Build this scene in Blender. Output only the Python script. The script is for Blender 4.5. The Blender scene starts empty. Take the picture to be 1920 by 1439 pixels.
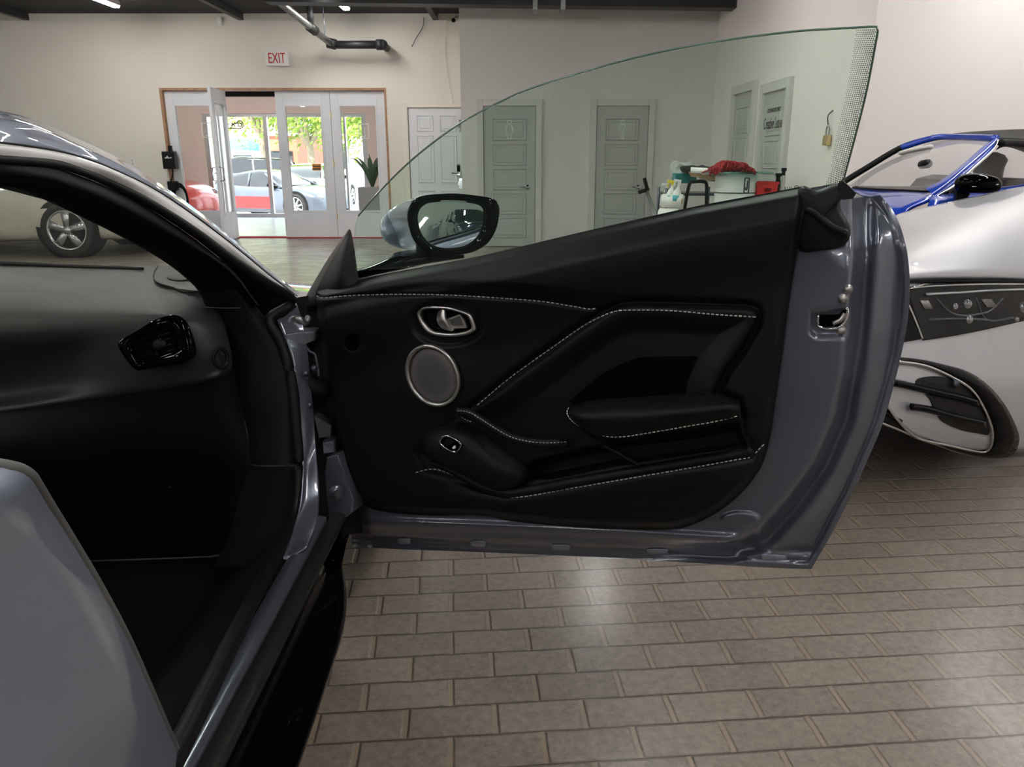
import bpy, bmesh, math, random
import numpy as np
from mathutils import Vector, Matrix, noise
random.seed(7)
S = bpy.context.scene
COL = S.collection
PI = math.pi
# ------------------------------------------------------------------ camera
FPX, CX, CY = 1460.0, 975.0, 719.5
PITCH = math.atan((CY - 300.0) / FPX)
CAM = Vector((0, 0, 1.25))
cd = bpy.data.cameras.new('camera'); cam = bpy.data.objects.new('camera', cd); COL.objects.link(cam)
cam.location = CAM; cam.rotation_euler = (PI / 2 - PITCH, 0, 0)
cd.sensor_fit = 'HORIZONTAL'; cd.sensor_width = 36.0; cd.lens = 36.0 * FPX / 1920
cd.shift_x = -(CX - 960) / 1920; cd.clip_start = 0.02; cd.clip_end = 400
S.camera = cam
# ------------------------------------------------------------------ exposure, world, sun
S.view_settings.view_transform = 'Standard'; S.view_settings.look = 'None'
S.view_settings.gamma = 1; S.view_settings.use_curve_mapping = False
S.view_settings.exposure = 1.2
LED_POWER = 11.0
wd = bpy.data.worlds.new('world'); S.world = wd; wd.use_nodes = True
wn = wd.node_tree.nodes; wl = wd.node_tree.links
bg = wn['Background']; bg.inputs[0].default_value = (0.80, 0.90, 1.0, 1); bg.inputs[1].default_value = 2.2
sun_d = bpy.data.lights.new('sun', 'SUN'); sun_d.energy = 6.0; sun_d.angle = math.radians(1); sun_d.color = (1, .95, .85)
sun = bpy.data.objects.new('sun', sun_d); COL.objects.link(sun); sun.rotation_euler = (math.radians(38), math.radians(-25), 0)

# ------------------------------------------------------------------ projection helpers (pixel of the photo -> point of the place)
_c, _s = math.cos(PITCH), math.sin(PITCH)
def ray(px, py):
    x = (px - CX) / FPX; y = (CY - py) / FPX
    return Vector((x, _c + y * _s, -_s + y * _c))
def R(px, py, Y):  d = ray(px, py); return CAM + d * (Y / d.y)
def RX(px, py, X): d = ray(px, py); return CAM + d * (X / d.x)
def RZ(px, py, Z): d = ray(px, py); return CAM + d * ((Z - CAM.z) / d.z)
def RP(px, py, P, N):
    d = ray(px, py); return CAM + d * ((P - CAM).dot(N) / d.dot(N))
# plane of the open door
DA = math.radians(23.9)
DU = Vector((math.cos(DA), -math.sin(DA), 0)); DN = Vector((-math.sin(DA), -math.cos(DA), 0))
D0 = Vector((-.443, 1.854, 0))
def D(px, py, w=0.0): return RP(px, py, D0 + DN * w, DN)

# ------------------------------------------------------------------ materials
def nt(name):
    m = bpy.data.materials.new(name); m.use_nodes = True
    return m, m.node_tree.nodes, m.node_tree.links, m.node_tree.nodes['Principled BSDF']
def mat(name, c, rough=.5, metal=0, coat=0, var=.08, vscale=3, bump=0, bscale=200, emit=None, es=1, spec=None, coat_r=.03, aniso=None, sheen=0):
    m, n, l, b = nt(name)
    b.inputs['Roughness'].default_value = rough; b.inputs['Metallic'].default_value = metal
    b.inputs['Coat Weight'].default_value = coat; b.inputs['Coat Roughness'].default_value = coat_r
    if spec is not None: b.inputs['Specular IOR Level'].default_value = spec
    tc = n.new('ShaderNodeTexCoord'); nz = n.new('ShaderNodeTexNoise'); nz.inputs['Scale'].default_value = vscale
    nz.inputs['Detail'].default_value = 4
    l.new(tc.outputs['Object'], nz.inputs['Vector'])
    mp = n.new('ShaderNodeMapRange'); mp.inputs['From Min'].default_value = .3; mp.inputs['From Max'].default_value = .7
    mp.inputs['To Min'].default_value = 1 - var; mp.inputs['To Max'].default_value = 1 + var
    l.new(nz.outputs['Fac'], mp.inputs['Value'])
    mx = n.new('ShaderNodeVectorMath'); mx.operation = 'SCALE'; mx.inputs[0].default_value = c[:3]
    l.new(mp.outputs['Result'], mx.inputs['Scale']); l.new(mx.outputs['Vector'], b.inputs['Base Color'])
    if sheen: b.inputs['Sheen Weight'].default_value = sheen
    if emit: b.inputs['Emission Color'].default_value = (*emit, 1); b.inputs['Emission Strength'].default_value = es
    if bump:
        n2 = n.new('ShaderNodeTexNoise'); n2.inputs['Scale'].default_value = bscale; n2.inputs['Detail'].default_value = 3
        l.new(tc.outputs['Object'], n2.inputs['Vector'])
        bp = n.new('ShaderNodeBump'); bp.inputs['Strength'].default_value = bump; bp.inputs['Distance'].default_value = .002
        l.new(n2.outputs['Fac'], bp.inputs['Height']); l.new(bp.outputs['Normal'], b.inputs['Normal'])
    return m
def mth(n, l, op, a, b=None, c=None):
    q = n.new('ShaderNodeMath'); q.operation = op
    for i, v in enumerate((a, b, c)):
        if v is None: continue
        if isinstance(v, (int, float)): q.inputs[i].default_value = v
        else: l.new(v, q.inputs[i])
    return q.outputs[0]
def glass(name, tint, refl=1.0, haze=0.0, hazec=(.8, .9, .85)):
    m, n, l, b = nt(name); n.remove(b)
    tr = n.new('ShaderNodeBsdfTransparent'); tr.inputs[0].default_value = (*tint, 1)
    gl = n.new('ShaderNodeBsdfGlossy'); gl.inputs['Roughness'].default_value = .01; gl.inputs[0].default_value = (1, 1, 1, 1)
    nz = n.new('ShaderNodeTexNoise'); nz.inputs['Scale'].default_value = 2.0
    ge = n.new('ShaderNodeNewGeometry'); dt = n.new('ShaderNodeVectorMath'); dt.operation = 'DOT_PRODUCT'
    l.new(ge.outputs['Incoming'], dt.inputs[0]); l.new(ge.outputs['Normal'], dt.inputs[1])
    f5 = mth(n, l, 'POWER', mth(n, l, 'SUBTRACT', 1.0, mth(n, l, 'ABSOLUTE', dt.outputs['Value'])), 5.0)
    ma = n.new('ShaderNodeMath'); ma.operation = 'MULTIPLY'; ma.inputs[1].default_value = refl; l.new(mth(n, l, 'ADD', mth(n, l, 'MULTIPLY', f5, .9), .035), ma.inputs[0])
    mx = n.new('ShaderNodeMixShader'); l.new(ma.outputs[0], mx.inputs[0]); l.new(tr.outputs[0], mx.inputs[1]); l.new(gl.outputs[0], mx.inputs[2])
    out = mx
    if haze:
        df = n.new('ShaderNodeBsdfDiffuse'); df.inputs[0].default_value = (*hazec, 1)
        mh = n.new('ShaderNodeMapRange'); mh.inputs['To Min'].default_value = haze * .8; mh.inputs['To Max'].default_value = haze * 1.2
        l.new(nz.outputs['Fac'], mh.inputs['Value'])
        m2 = n.new('ShaderNodeMixShader'); l.new(mh.outputs['Result'], m2.inputs[0]); l.new(mx.outputs[0], m2.inputs[1]); l.new(df.outputs[0], m2.inputs[2]); out = m2
    l.new(out.outputs[0], n['Material Output'].inputs['Surface'])
    return m
M = {}
def defm(k, *a, **kw): M[k] = mat(k, *a, **kw)
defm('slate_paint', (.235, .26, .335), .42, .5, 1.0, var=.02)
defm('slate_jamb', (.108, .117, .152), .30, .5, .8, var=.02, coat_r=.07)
defm('coupe_paint', (.09, .11, .15), .3, .3, 1)
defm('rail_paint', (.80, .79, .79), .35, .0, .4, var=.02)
defm('pillar_black', (.0035, .0035, .0038), .6, spec=.15, bump=.15, bscale=500)
defm('scuff_grey', (.016, .015, .014), .5, spec=.2, bump=.2, bscale=300)
defm('shut_edge', (.10, .10, .10), .5, .2)
defm('black_leather', (.0040, .0041, .0047), .50, 0, 0, bump=.25, bscale=420, spec=.18)
defm('dash_leather', (.029, .029, .0285), .50, 0, 0, bump=.2, bscale=350, spec=.40)
defm('black_plastic', (.0045, .0045, .005), .45, spec=.2, bump=.1, bscale=300)
defm('black_rubber', (.006, .006, .0065), .5, spec=.2)
defm('gloss_black', (.0015, .0015, .002), .04, 0, 0, var=.02, spec=.06)
defm('carpet', (.0068, .0064, .0060), .95, bump=.8, bscale=500, spec=.04)
defm('satin_metal', (.40, .39, .38), .32, .9, var=.03)
defm('chrome', (.75, .75, .76), .08, 1.0, var=.02)
defm('dark_metal', (.07, .08, .10), .4, .7, .3)
defm('speaker_grey', (.06, .057, .057), .6, .2)
defm('thread', (.42, .40, .38), .7)
defm('silver_paint', (.47, .48, .515), .45, .3, 1.0, var=.02, coat_r=.02)
defm('blue_paint', (.006, .045, .42), .25, .15, .6, var=.03)
defm('soft_top', (.012, .012, .013), .85, bump=.3, bscale=500)
defm('beige_paint', (.62, .60, .52), .3, .3, 1.0)
defm('dark_navy', (.018, .024, .05), .22, .5, 1.0)
defm('red_paint', (.55, .02, .01), .25, .2, 1.0)
defm('white_paint', (.85, .85, .85), .3, .1, 1.0)
defm('tyre', (.012, .012, .012), .75)
defm('alloy', (.55, .56, .57), .25, .9)
defm('wall_warm', (.76, .725, .66), .75, var=.025, vscale=.7, bump=.12, bscale=40)
defm('wall_grey', (.70, .675, .655), .75, var=.02, vscale=.7, bump=.1, bscale=40)
defm('wall_grey_dim', (.38, .37, .36), .75, var=.02, vscale=.7)
defm('wall_pink', (.80, .755, .73), .75, var=.02, vscale=.6, bump=.1, bscale=40)
defm('ceiling_black', (.012, .012, .014), .8)
defm('duct_black', (.02, .02, .022), .5)
defm('door_grey', (.44, .44, .42), .45, var=.02)
defm('trim_grey', (.60, .59, .56), .45, var=.02)
defm('door_white', (.74, .76, .80), .4, var=.02)
defm('trim_cream', (.78, .74, .66), .5, var=.02)
defm('wood_trim', (.40, .22, .12), .55, var=.25, vscale=12)
defm('pink_wall', (.72, .58, .52), .8, var=.02)
defm('white_plastic', (.8, .8, .78), .4)
defm('galv', (.32, .33, .33), .42, .8, var=.2, vscale=8)
defm('exit_red', (.55, .015, .02), .5)
defm('brass', (.7, .55, .28), .3, .9)
defm('aluminium', (.55, .56, .56), .35, .8)
defm('headlamp_black', (.0015, .0015, .002), .05, 0, 0, spec=.05)
defm('teal_plastic', (.02, .20, .19), .35)
defm('cardboard', (.42, .28, .16), .8)
defm('red_fabric', (.34, .012, .02), .95, bump=.5)
defm('red_plastic', (.62, .02, .02), .35)
defm('yellow', (.85, .72, .05), .4)
defm('label_teal', (.1, .45, .5), .5)
defm('paper', (.82, .81, .78), .85, bump=.3)
defm('asphalt', (.45, .44, .43), .9)
defm('leaf', (.28, .42, .06), .7, var=.4, vscale=2)
defm('leaf_dark', (.03, .10, .03), .5, var=.3)
defm('bark', (.40, .32, .24), .9, var=.2)
defm('build_yellow', (.75, .62, .36), .8)
defm('build_red', (.55, .16, .10), .8)
defm('awning_blue', (.10, .42, .62), .6)
defm('tile_light', (.62, .66, .72), .25)
defm('ink', (.03, .03, .03), .5)
defm('orange', (.7, .25, .02), .5)
defm('icon_white', (.72, .73, .70), .5)
defm('lamp_clear', (.35, .36, .38), .1, .8, 1.0)
defm('wheel_dark', (.02, .02, .022), .3, .6)
M['led'] = mat('led', (1, 1, 1), .5, emit=(1.0, .975, .935), es=LED_POWER * 3.2)
M['led_car'] = mat('led_car', (.8, .8, .8), .2, .2, 1)
M['window_glass'] = glass('window_glass', (.925, .995, .955), 1.0, .010, (.66, .86, .74))
M['screen_glass'] = glass('screen_glass', (.86, .91, .87), 1.0, .02)
M['pane_glass'] = glass('pane_glass', (.97, .98, .97), .8)
M['dark_glass'] = mat('dark_glass', (.01, .012, .014), .03, 0, 1)
M['lamp_glass'] = glass('lamp_glass', (.9, .9, .92), 1.0)
M['lens_glass'] = glass('lens_glass', (.95, .95, .96), .35)
M['teal_glass'] = glass('teal_glass', (.55, .80, .74), 1.0, .06, (.2, .5, .45))
M['clear_plastic'] = glass('clear_plastic', (.85, .87, .85), .9, .35, (.75, .76, .74))
mm, n_, l_, b_ = nt('mirror_silver'); b_.inputs['Metallic'].default_value = 1; b_.inputs['Roughness'].default_value = .0
b_.inputs['Base Color'].default_value = (.86, .88, .90, 1); M['mirror_silver'] = mm

def paver_mat():
    m, n, l, b = nt('paver_brick')
    tc = n.new('ShaderNodeTexCoord'); mp = n.new('ShaderNodeMapping'); mp.inputs['Rotation'].default_value = (0, 0, math.radians(-4.8))
    mp.inputs['Location'].default_value = (.03, .045, 0)
    l.new(tc.outputs['Object'], mp.inputs['Vector'])
    wz = n.new('ShaderNodeTexNoise'); wz.inputs['Scale'].default_value = 9; l.new(mp.outputs[0], wz.inputs['Vector'])
    wv = n.new('ShaderNodeVectorMath'); wv.operation = 'MULTIPLY_ADD'; wv.inputs[1].default_value = (.006, .006, 0)
    l.new(wz.outputs['Color'], wv.inputs[0]); l.new(mp.outputs[0], wv.inputs[2])
    sx = n.new('ShaderNodeSeparateXYZ'); l.new(wv.outputs[0], sx.inputs[0])
    W, H = .207, .1015
    yr = mth(n, l, 'DIVIDE', sx.outputs[1], H); row = mth(n, l, 'FLOOR', yr); fy = mth(n, l, 'SUBTRACT', yr, row)
    par = mth(n, l, 'FLOORED_MODULO', row, 2.0); off = mth(n, l, 'MULTIPLY', par, .5)
    xr = mth(n, l, 'ADD', mth(n, l, 'DIVIDE', sx.outputs[0], W), off); cl = mth(n, l, 'FLOOR', xr); fx = mth(n, l, 'SUBTRACT', xr, cl)
    dx = mth(n, l, 'MULTIPLY', mth(n, l, 'SUBTRACT', .5, mth(n, l, 'ABSOLUTE', mth(n, l, 'SUBTRACT', fx, .5))), W)
    dy = mth(n, l, 'MULTIPLY', mth(n, l, 'SUBTRACT', .5, mth(n, l, 'ABSOLUTE', mth(n, l, 'SUBTRACT', fy, .5))), H)
    def step(v, a, b_):
        q = n.new('ShaderNodeMapRange'); q.interpolation_type = 'SMOOTHSTEP'; q.inputs['From Min'].default_value = a; q.inputs['From Max'].default_value = b_
        l.new(v, q.inputs['Value']); return q.outputs['Result']
    mx = step(dx, .004, .0062); my = step(dy, .0009, .0028)
    brick = mth(n, l, 'MULTIPLY', mx, my)
    hx = step(dx, .004, .011); hy = step(dy, .0005, .006)
    cv = n.new('ShaderNodeCombineXYZ'); l.new(cl, cv.inputs[0]); l.new(row, cv.inputs[1])
    wn_ = n.new('ShaderNodeTexWhiteNoise'); wn_.noise_dimensions = '2D'; l.new(cv.outputs[0], wn_.inputs['Vector'])
    big = n.new('ShaderNodeTexNoise'); big.inputs['Scale'].default_value = 1.3; l.new(mp.outputs[0], big.inputs['Vector'])
    med = n.new('ShaderNodeTexNoise'); med.inputs['Scale'].default_value = 46; med.inputs['Detail'].default_value = 6; med.inputs['Roughness'].default_value = .7
    l.new(mp.outputs[0], med.inputs['Vector'])
    fin = n.new('ShaderNodeTexNoise'); fin.inputs['Scale'].default_value = 260; fin.inputs['Detail'].default_value = 3; l.new(mp.outputs[0], fin.inputs['Vector'])
    v = mth(n, l, 'ADD', mth(n, l, 'MULTIPLY', wn_.outputs[0], .12), mth(n, l, 'ADD', mth(n, l, 'MULTIPLY', big.outputs[0], .3), mth(n, l, 'MULTIPLY', med.outputs[0], 1.15)))
    cr = n.new('ShaderNodeValToRGB'); l.new(v, cr.inputs[0])
    cr.color_ramp.elements[0].position = .36; cr.color_ramp.elements[0].color = (.086, .070, .058, 1)
    cr.color_ramp.elements[1].position = .98; cr.color_ramp.elements[1].color = (.265, .215, .175, 1)
    # pale specks of quartz and salt
    sp = step(fin.outputs[0], .70, .76)
    c1 = n.new('ShaderNodeMix'); c1.data_type = 'RGBA'; l.new(mth(n, l, 'MULTIPLY', sp, .55), c1.inputs[0]); l.new(cr.outputs[0], c1.inputs[6]); c1.inputs[7].default_value = (.42, .38, .34, 1)
    # joints: sandy across the ends, dark along the rows
    cj = n.new('ShaderNodeMix'); cj.data_type = 'RGBA'; l.new(my, cj.inputs[0]); cj.inputs[6].default_value = (.045, .033, .025, 1); cj.inputs[7].default_value = (.25, .19, .14, 1)
    c2 = n.new('ShaderNodeMix'); c2.data_type = 'RGBA'; l.new(brick, c2.inputs[0]); l.new(cj.outputs[2], c2.inputs[6]); l.new(c1.outputs[2], c2.inputs[7])
    l.new(c2.outputs[2], b.inputs['Base Color'])
    rr = n.new('ShaderNodeMapRange'); rr.inputs['To Min'].default_value = .50; rr.inputs['To Max'].default_value = .30; l.new(wn_.outputs[0], rr.inputs['Value'])
    l.new(rr.outputs[0], b.inputs['Roughness'])
    b.inputs['Coat Weight'].default_value = .35; b.inputs['Coat Roughness'].default_value = .22
    hh = mth(n, l, 'ADD', mth(n, l, 'MULTIPLY', mth(n, l, 'MULTIPLY', hx, hy), 1.0), mth(n, l, 'ADD', mth(n, l, 'MULTIPLY', med.outputs[0], .6), mth(n, l, 'MULTIPLY', fin.outputs[0], .25)))
    bp = n.new('ShaderNodeBump'); bp.inputs['Strength'].default_value = 1; bp.inputs['Distance'].default_value = .005
    l.new(hh, bp.inputs['Height']); l.new(bp.outputs[0], b.inputs['Normal'])
    return m
M['paver'] = paver_mat()

# ------------------------------------------------------------------ mesh helpers
def link(name, me, m, parent=None):
    o = bpy.data.objects.new(name, me); COL.objects.link(o)
    if m is not None and not me.materials: me.materials.append(M[m] if isinstance(m, str) else m)
    if parent is not None: o.parent = parent
    return o
def obj(name, bm, m, parent=None, smooth=False, recalc=True):
    if recalc: bmesh.ops.recalc_face_normals(bm, faces=bm.faces)
    me = bpy.data.meshes.new(name); bm.to_mesh(me); bm.free()
    if smooth:
        for p in me.polygons: p.use_smooth = True
    return link(name, me, m, parent)
def tag(o, label=None, cat=None, group=None, kind=None):
    if label: o['label'] = label
    if cat: o['category'] = cat
    if group: o['group'] = group
    if kind: o['kind'] = kind
    return o
def thing(name, label, cat, loc=(0, 0, 0), group=None, rz=0):
    o = bpy.data.objects.new(name, None); COL.objects.link(o); o.location = loc; o.rotation_euler = (0, 0, rz)
    return tag(o, label, cat, group)
def struct(name, bm, m, parent=None, smooth=False):
    o = obj(name, bm, m, parent, smooth)
    if parent is None: o['kind'] = 'structure'
    return o
def bx(bm, x0, x1, y0, y1, z0, z1, bev=0):
    r = bmesh.ops.create_cube(bm, size=1)
    vs = r['verts']
    for v in vs: v.co = Vector(((x0 + x1) / 2 + v.co.x * (x1 - x0), (y0 + y1) / 2 + v.co.y * (y1 - y0), (z0 + z1) / 2 + v.co.z * (z1 - z0)))
    if bev:
        es = list({e for v in vs for e in v.link_edges}); bmesh.ops.bevel(bm, geom=es, offset=bev, segments=2, affect='EDGES', profile=.6)
    return bm
def box(x0, x1, y0, y1, z0, z1, bev=0): return bx(bmesh.new(), x0, x1, y0, y1, z0, z1, bev)
def cr(pts, n):
    """Catmull-Rom resample to n points by arc length"""
    P = [Vector(p) for p in pts]
    if len(P) == 2: return [P[0].lerp(P[1], i / (n - 1)) for i in range(n)]
    Q = [2 * P[0] - P[1]] + P + [2 * P[-1] - P[-2]]; fine = []
    for i in range(len(P) - 1):
        a, b, c, d = Q[i:i + 4]
        for k in range(12):
            t = k / 12
            fine.append(.5 * ((2 * b) + (c - a) * t + (2 * a - 5 * b + 4 * c - d) * t * t + (3 * b - a - 3 * c + d) * t ** 3))
    fine.append(P[-1])
    return resamp(fine, n)
def resamp(P, n):
    L = [0]
    for i in range(1, len(P)): L.append(L[-1] + (P[i] - P[i - 1]).length)
    out = []; j = 0
    for i in range(n):
        s = L[-1] * i / (n - 1)
        while j < len(P) - 2 and L[j + 1] < s: j += 1
        d = L[j + 1] - L[j]; t = (s - L[j]) / d if d > 1e-12 else 0
        out.append(P[j].lerp(P[j + 1], min(1, max(0, t))))
    return out
def lin(pts, n): return resamp([Vector(p) for p in pts], n)
def grid(rows, closed=False, bm=None):
    bm = bm or bmesh.new(); V = [[bm.verts.new(p) for p in r] for r in rows]
    for i in range(len(V) - 1):
        m_ = len(V[i])
        for j in range(m_ if closed else m_ - 1):
            k = (j + 1) % m_
            bm.faces.new((V[i][j], V[i][k], V[i + 1][k], V[i + 1][j]))
    return bm
def loft(rows, nu=24, nv=24, closed=False):
    """rows of control points -> smooth surface"""
    A = [cr(r, nu) for r in rows]
    colz = [cr([A[i][j] for i in range(len(A))], nv) if len(A) > 2 else [A[0][j].lerp(A[1][j], t / (nv - 1)) for t in range(nv)] for j in range(nu)]
    return grid([[colz[j][i] for j in range(nu)] for i in range(nv)], closed)
def solid(o, t, off=-1):
    md = o.modifiers.new('thick', 'SOLIDIFY'); md.thickness = t; md.offset = off; return o
def tube(pts, r, seg=10, bm=None, n=None, flat=None, smooth=True, caps=True):
    P = cr(pts, n or max(2, (len(pts) - 1) * 8 + 1)) if (smooth and len(pts) > 2) else [Vector(p) for p in pts]
    bm = bm or bmesh.new(); rings = []; up = Vector((0, 0, 1))
    for i, p in enumerate(P):
        t = (P[min(i + 1, len(P) - 1)] - P[max(i - 1, 0)]).normalized()
        if abs(t.dot(up)) > .95: a = t.cross(Vector((0, 1, 0))).normalized()
        else: a = t.cross(up).normalized()
        b = a.cross(t)
        rr = r(i / (len(P) - 1)) if callable(r) else r
        fa, fb = (flat or (1, 1))
        rings.append([bm.verts.new(p + a * math.cos(k * 2 * PI / seg) * rr * fa + b * math.sin(k * 2 * PI / seg) * rr * fb) for k in range(seg)])
    for i in range(len(rings) - 1):
        for k in range(seg): bm.faces.new((rings[i][k], rings[i][(k + 1) % seg], rings[i + 1][(k + 1) % seg], rings[i + 1][k]))
    if caps:
        bm.faces.new(rings[0][::-1]); bm.faces.new(rings[-1])
    return bm
def cyl(p0, p1, r, seg=20, bm=None, r1=None):
    r1 = r if r1 is None else r1
    return tube([p0, p1], (lambda t: r + (r1 - r) * t), seg, bm, smooth=False)
def slab(front, ext, bm=None, bev=0):
    """polygon of points extruded along vector ext"""
    bm = bm or bmesh.new(); ext = Vector(ext)
    a = [bm.verts.new(p) for p in front]; b = [bm.verts.new(Vector(p) + ext) for p in front]
    f = [bm.faces.new(a), bm.faces.new(b[::-1])]
    for i in range(len(a)): f.append(bm.faces.new((a[i], b[i], b[(i + 1) % len(a)], a[(i + 1) % len(a)])))
    if bev:
        es = list(f[0].edges); bmesh.ops.bevel(bm, geom=es, offset=bev, segments=3, affect='EDGES', profile=.5)
    return bm
def closed_cr(pts, n):
    P = [Vector(p) for p in pts]; k = len(P); fine = []
    for i in range(k):
        a, b, c, d = P[i - 1], P[i], P[(i + 1) % k], P[(i + 2) % k]
        for j in range(10):
            t = j / 10
            fine.append(.5 * ((2 * b) + (c - a) * t + (2 * a - 5 * b + 4 * c - d) * t * t + (3 * b - a - 3 * c + d) * t ** 3))
    fine.append(fine[0]); return resamp(fine, n + 1)[:-1]
def dome(outline, up, h, n=48, rings=8, flat=.35, round_=True):
    """pebble shape: closed outline rising by h along up"""
    P = closed_cr(outline, n) if round_ else [Vector(p) for p in outline]
    n = len(P); c = sum(P, Vector()) / n; up = Vector(up); bm = bmesh.new(); rows = []
    for i in range(rings):
        t = i / rings; a = t * PI / 2; s = flat + (1 - flat) * math.cos(a) if i else 1; hh = h * math.sin(a)
        rows.append([bm.verts.new(c + (p - c) * s + up * hh) for p in P])
    top = bm.verts.new(c + up * h * 1.03)
    for i in range(rings - 1):
        for j in range(n): bm.faces.new((rows[i][j], rows[i][(j + 1) % n], rows[i + 1][(j + 1) % n], rows[i + 1][j]))
    for j in range(n): bm.faces.new((rows[-1][j], rows[-1][(j + 1) % n], top))
    bm.faces.new([rows[0][j] for j in range(n)][::-1])
    return bm
def ringband(outer, inner, up, h, bm=None):
    """raised bezel between two closed outlines"""
    n = len(outer); up = Vector(up); bm = bm or bmesh.new()
    prof = [(0, 0), (0, .7), (.2, 1), (.8, 1), (1, .6), (1, -.3)]
    rows = []
    for s, z in prof: rows.append([bm.verts.new(outer[i].lerp(inner[i], s) + up * h * z) for i in range(n)])
    for a in range(len(rows) - 1):
        for j in range(n): bm.faces.new((rows[a][j], rows[a][(j + 1) % n], rows[a + 1][(j + 1) % n], rows[a + 1][j]))
    return bm
def uvs(bm, c, r, seg=16, sc=(1, 1, 1)):
    q = bmesh.ops.create_uvsphere(bm, u_segments=seg, v_segments=seg // 2, radius=r)
    for v in q['verts']: v.co = Vector((v.co.x * sc[0], v.co.y * sc[1], v.co.z * sc[2])) + Vector(c)
    return bm
def text(name, s, size, loc, rot, m, parent=None, ext=.002, align='CENTER', sx=1):
    cu = bpy.data.curves.new(name, 'FONT'); cu.body = s; cu.size = size; cu.extrude = ext; cu.align_x = align; cu.align_y = 'CENTER'
    t = bpy.data.objects.new(name, cu); COL.objects.link(t); dg = bpy.context.evaluated_depsgraph_get()
    me = bpy.data.meshes.new_from_object(t.evaluated_get(dg)); bpy.data.objects.remove(t)
    me.transform(Matrix.Translation(loc) @ (rot if isinstance(rot, Matrix) else Matrix.Rotation(rot[2], 4, 'Z') @ Matrix.Rotation(rot[0], 4, 'X')) @ Matrix.Diagonal((sx, 1, 1, 1)))
    me.materials.clear(); return link(name, me, m, parent)
def copy_tree(o, parent=None):
    c = o.copy(); COL.objects.link(c); c.parent = parent
    for ch in [x for x in bpy.data.objects if x.parent == o]: copy_tree(ch, c)
    return c
def sm(a, b, x): t = np.clip((x - a) / (b - a), 0, 1); return t * t * (3 - 2 * t)
def sdpoly(X, Y, poly):
    d = np.full(X.shape, 1e9); ins = np.zeros(X.shape, bool); n = len(poly)
    for i in range(n):
        x0, y0 = poly[i]; x1, y1 = poly[(i + 1) % n]; ex, ey = x1 - x0, y1 - y0
        wx, wy = X - x0, Y - y0; t = np.clip((wx * ex + wy * ey) / (ex * ex + ey * ey + 1e-9), 0, 1)
        d = np.minimum(d, np.hypot(wx - ex * t, wy - ey * t))
        c = ((y0 <= Y) & (y1 > Y)) | ((y1 <= Y) & (y0 > Y)); c &= X < (x0 + (Y - y0) * ex / (ey if abs(ey) > 1e-9 else 1e-9)); ins ^= c
    return np.where(ins, -d, d)
def pline(X, Y, path):
    d = np.full(X.shape, 1e9)
    for (x0, y0), (x1, y1) in zip(path[:-1], path[1:]):
        ex, ey = x1 - x0, y1 - y0; t = np.clip(((X - x0) * ex + (Y - y0) * ey) / (ex * ex + ey * ey), 0, 1)
        d = np.minimum(d, np.hypot(X - x0 - ex * t, Y - y0 - ey * t))
    return d
def coons(top, bottom, left, right, nu, nv, curve=cr):
    """2-D patch of outline points; top/bottom left->right, left/right top->bottom"""
    f = lambda p, n: np.array([tuple(q)[:2] for q in curve([(a, b, 0) for a, b in p], n)])
    T, B, L, Rr = f(top, nu), f(bottom, nu), f(left, nv), f(right, nv)
    u = np.linspace(0, 1, nu)[None, :, None]; v = np.linspace(0, 1, nv)[:, None, None]
    return (1 - v) * T[None] + v * B[None] + (1 - u) * L[:, None] + u * Rr[:, None] - ((1 - u) * (1 - v) * T[0] + u * (1 - v) * T[-1] + (1 - u) * v * B[0] + u * v * B[-1])

# ================================================================== THE ROOM
YB, YR, XR, YF, XS = 13.1, 11.8, 2.77, 6.6, 6.6      # back wall, restroom wall, its side wall, front return wall, far right
XL, YN, ZC = -10.5, -9.0, 3.42
def wall_with_hole(y0, y1, x0, x1, z1, holes):
    """wall in the XZ plane with rectangular holes (hx0,hx1,hz0,hz1) sorted by x"""
    bm = bmesh.new(); x = x0
    for hx0, hx1, hz0, hz1 in holes:
        bx(bm, x, hx0, y0, y1, 0, z1)
        if hz0 > 0: bx(bm, hx0, hx1, y0, y1, 0, hz0)
        bx(bm, hx0, hx1, y0, y1, hz1, z1); x = hx1
    bx(bm, x, x1, y0, y1, 0, z1); return bm
XC = R(865, 250, YR).x                                   # corner between the two back walls
fx0, fx1 = R(326, 300, YB).x - .10, R(726, 300, YB).x + .03
FZ = R(520, 165, YB).z
wx0, wx1 = R(770, 300, YB).x, R(874, 300, YB).x
WZ = R(800, 204, YB).z
struct('floor', box(XL - .2, XS + .2, YN - .2, YB + .3, -.1, 0), 'paver')
struct('ceiling', box(XL - .2, XS + .2, YN - .2, YB + .3, ZC, ZC + .15), 'ceiling_black')
struct('wall_back', wall_with_hole(YB, YB + .2, XL - .2, wx1 + .7, ZC, [(fx0, fx1, 0, FZ)]), 'wall_warm')
struct('wall_back_restroom', wall_with_hole(YR, YR + .15, XC, XR, ZC, []), 'wall_grey')
struct('wall_restroom_end', box(XC, XC + .05, YR + .15, YB, 0, ZC), 'wall_warm')
struct('wall_right_far', box(XR, XR + .15, YF, YR + .15, 0, ZC), 'wall_pink')
struct('wall_right_return', box(XR + .15, XS, YF, YF + .15, 0, ZC), 'wall_pink')
struct('wall_right', box(XS, XS + .2, YN, YF + .15, 0, ZC), 'wall_pink')
struct('wall_left', box(XL - .2, XL, YN, YB, 0, ZC), 'wall_warm')
struct('wall_rear', box(XL - .2, XS + .2, YN - .2, YN, 0, ZC), 'wall_grey_dim')
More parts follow.
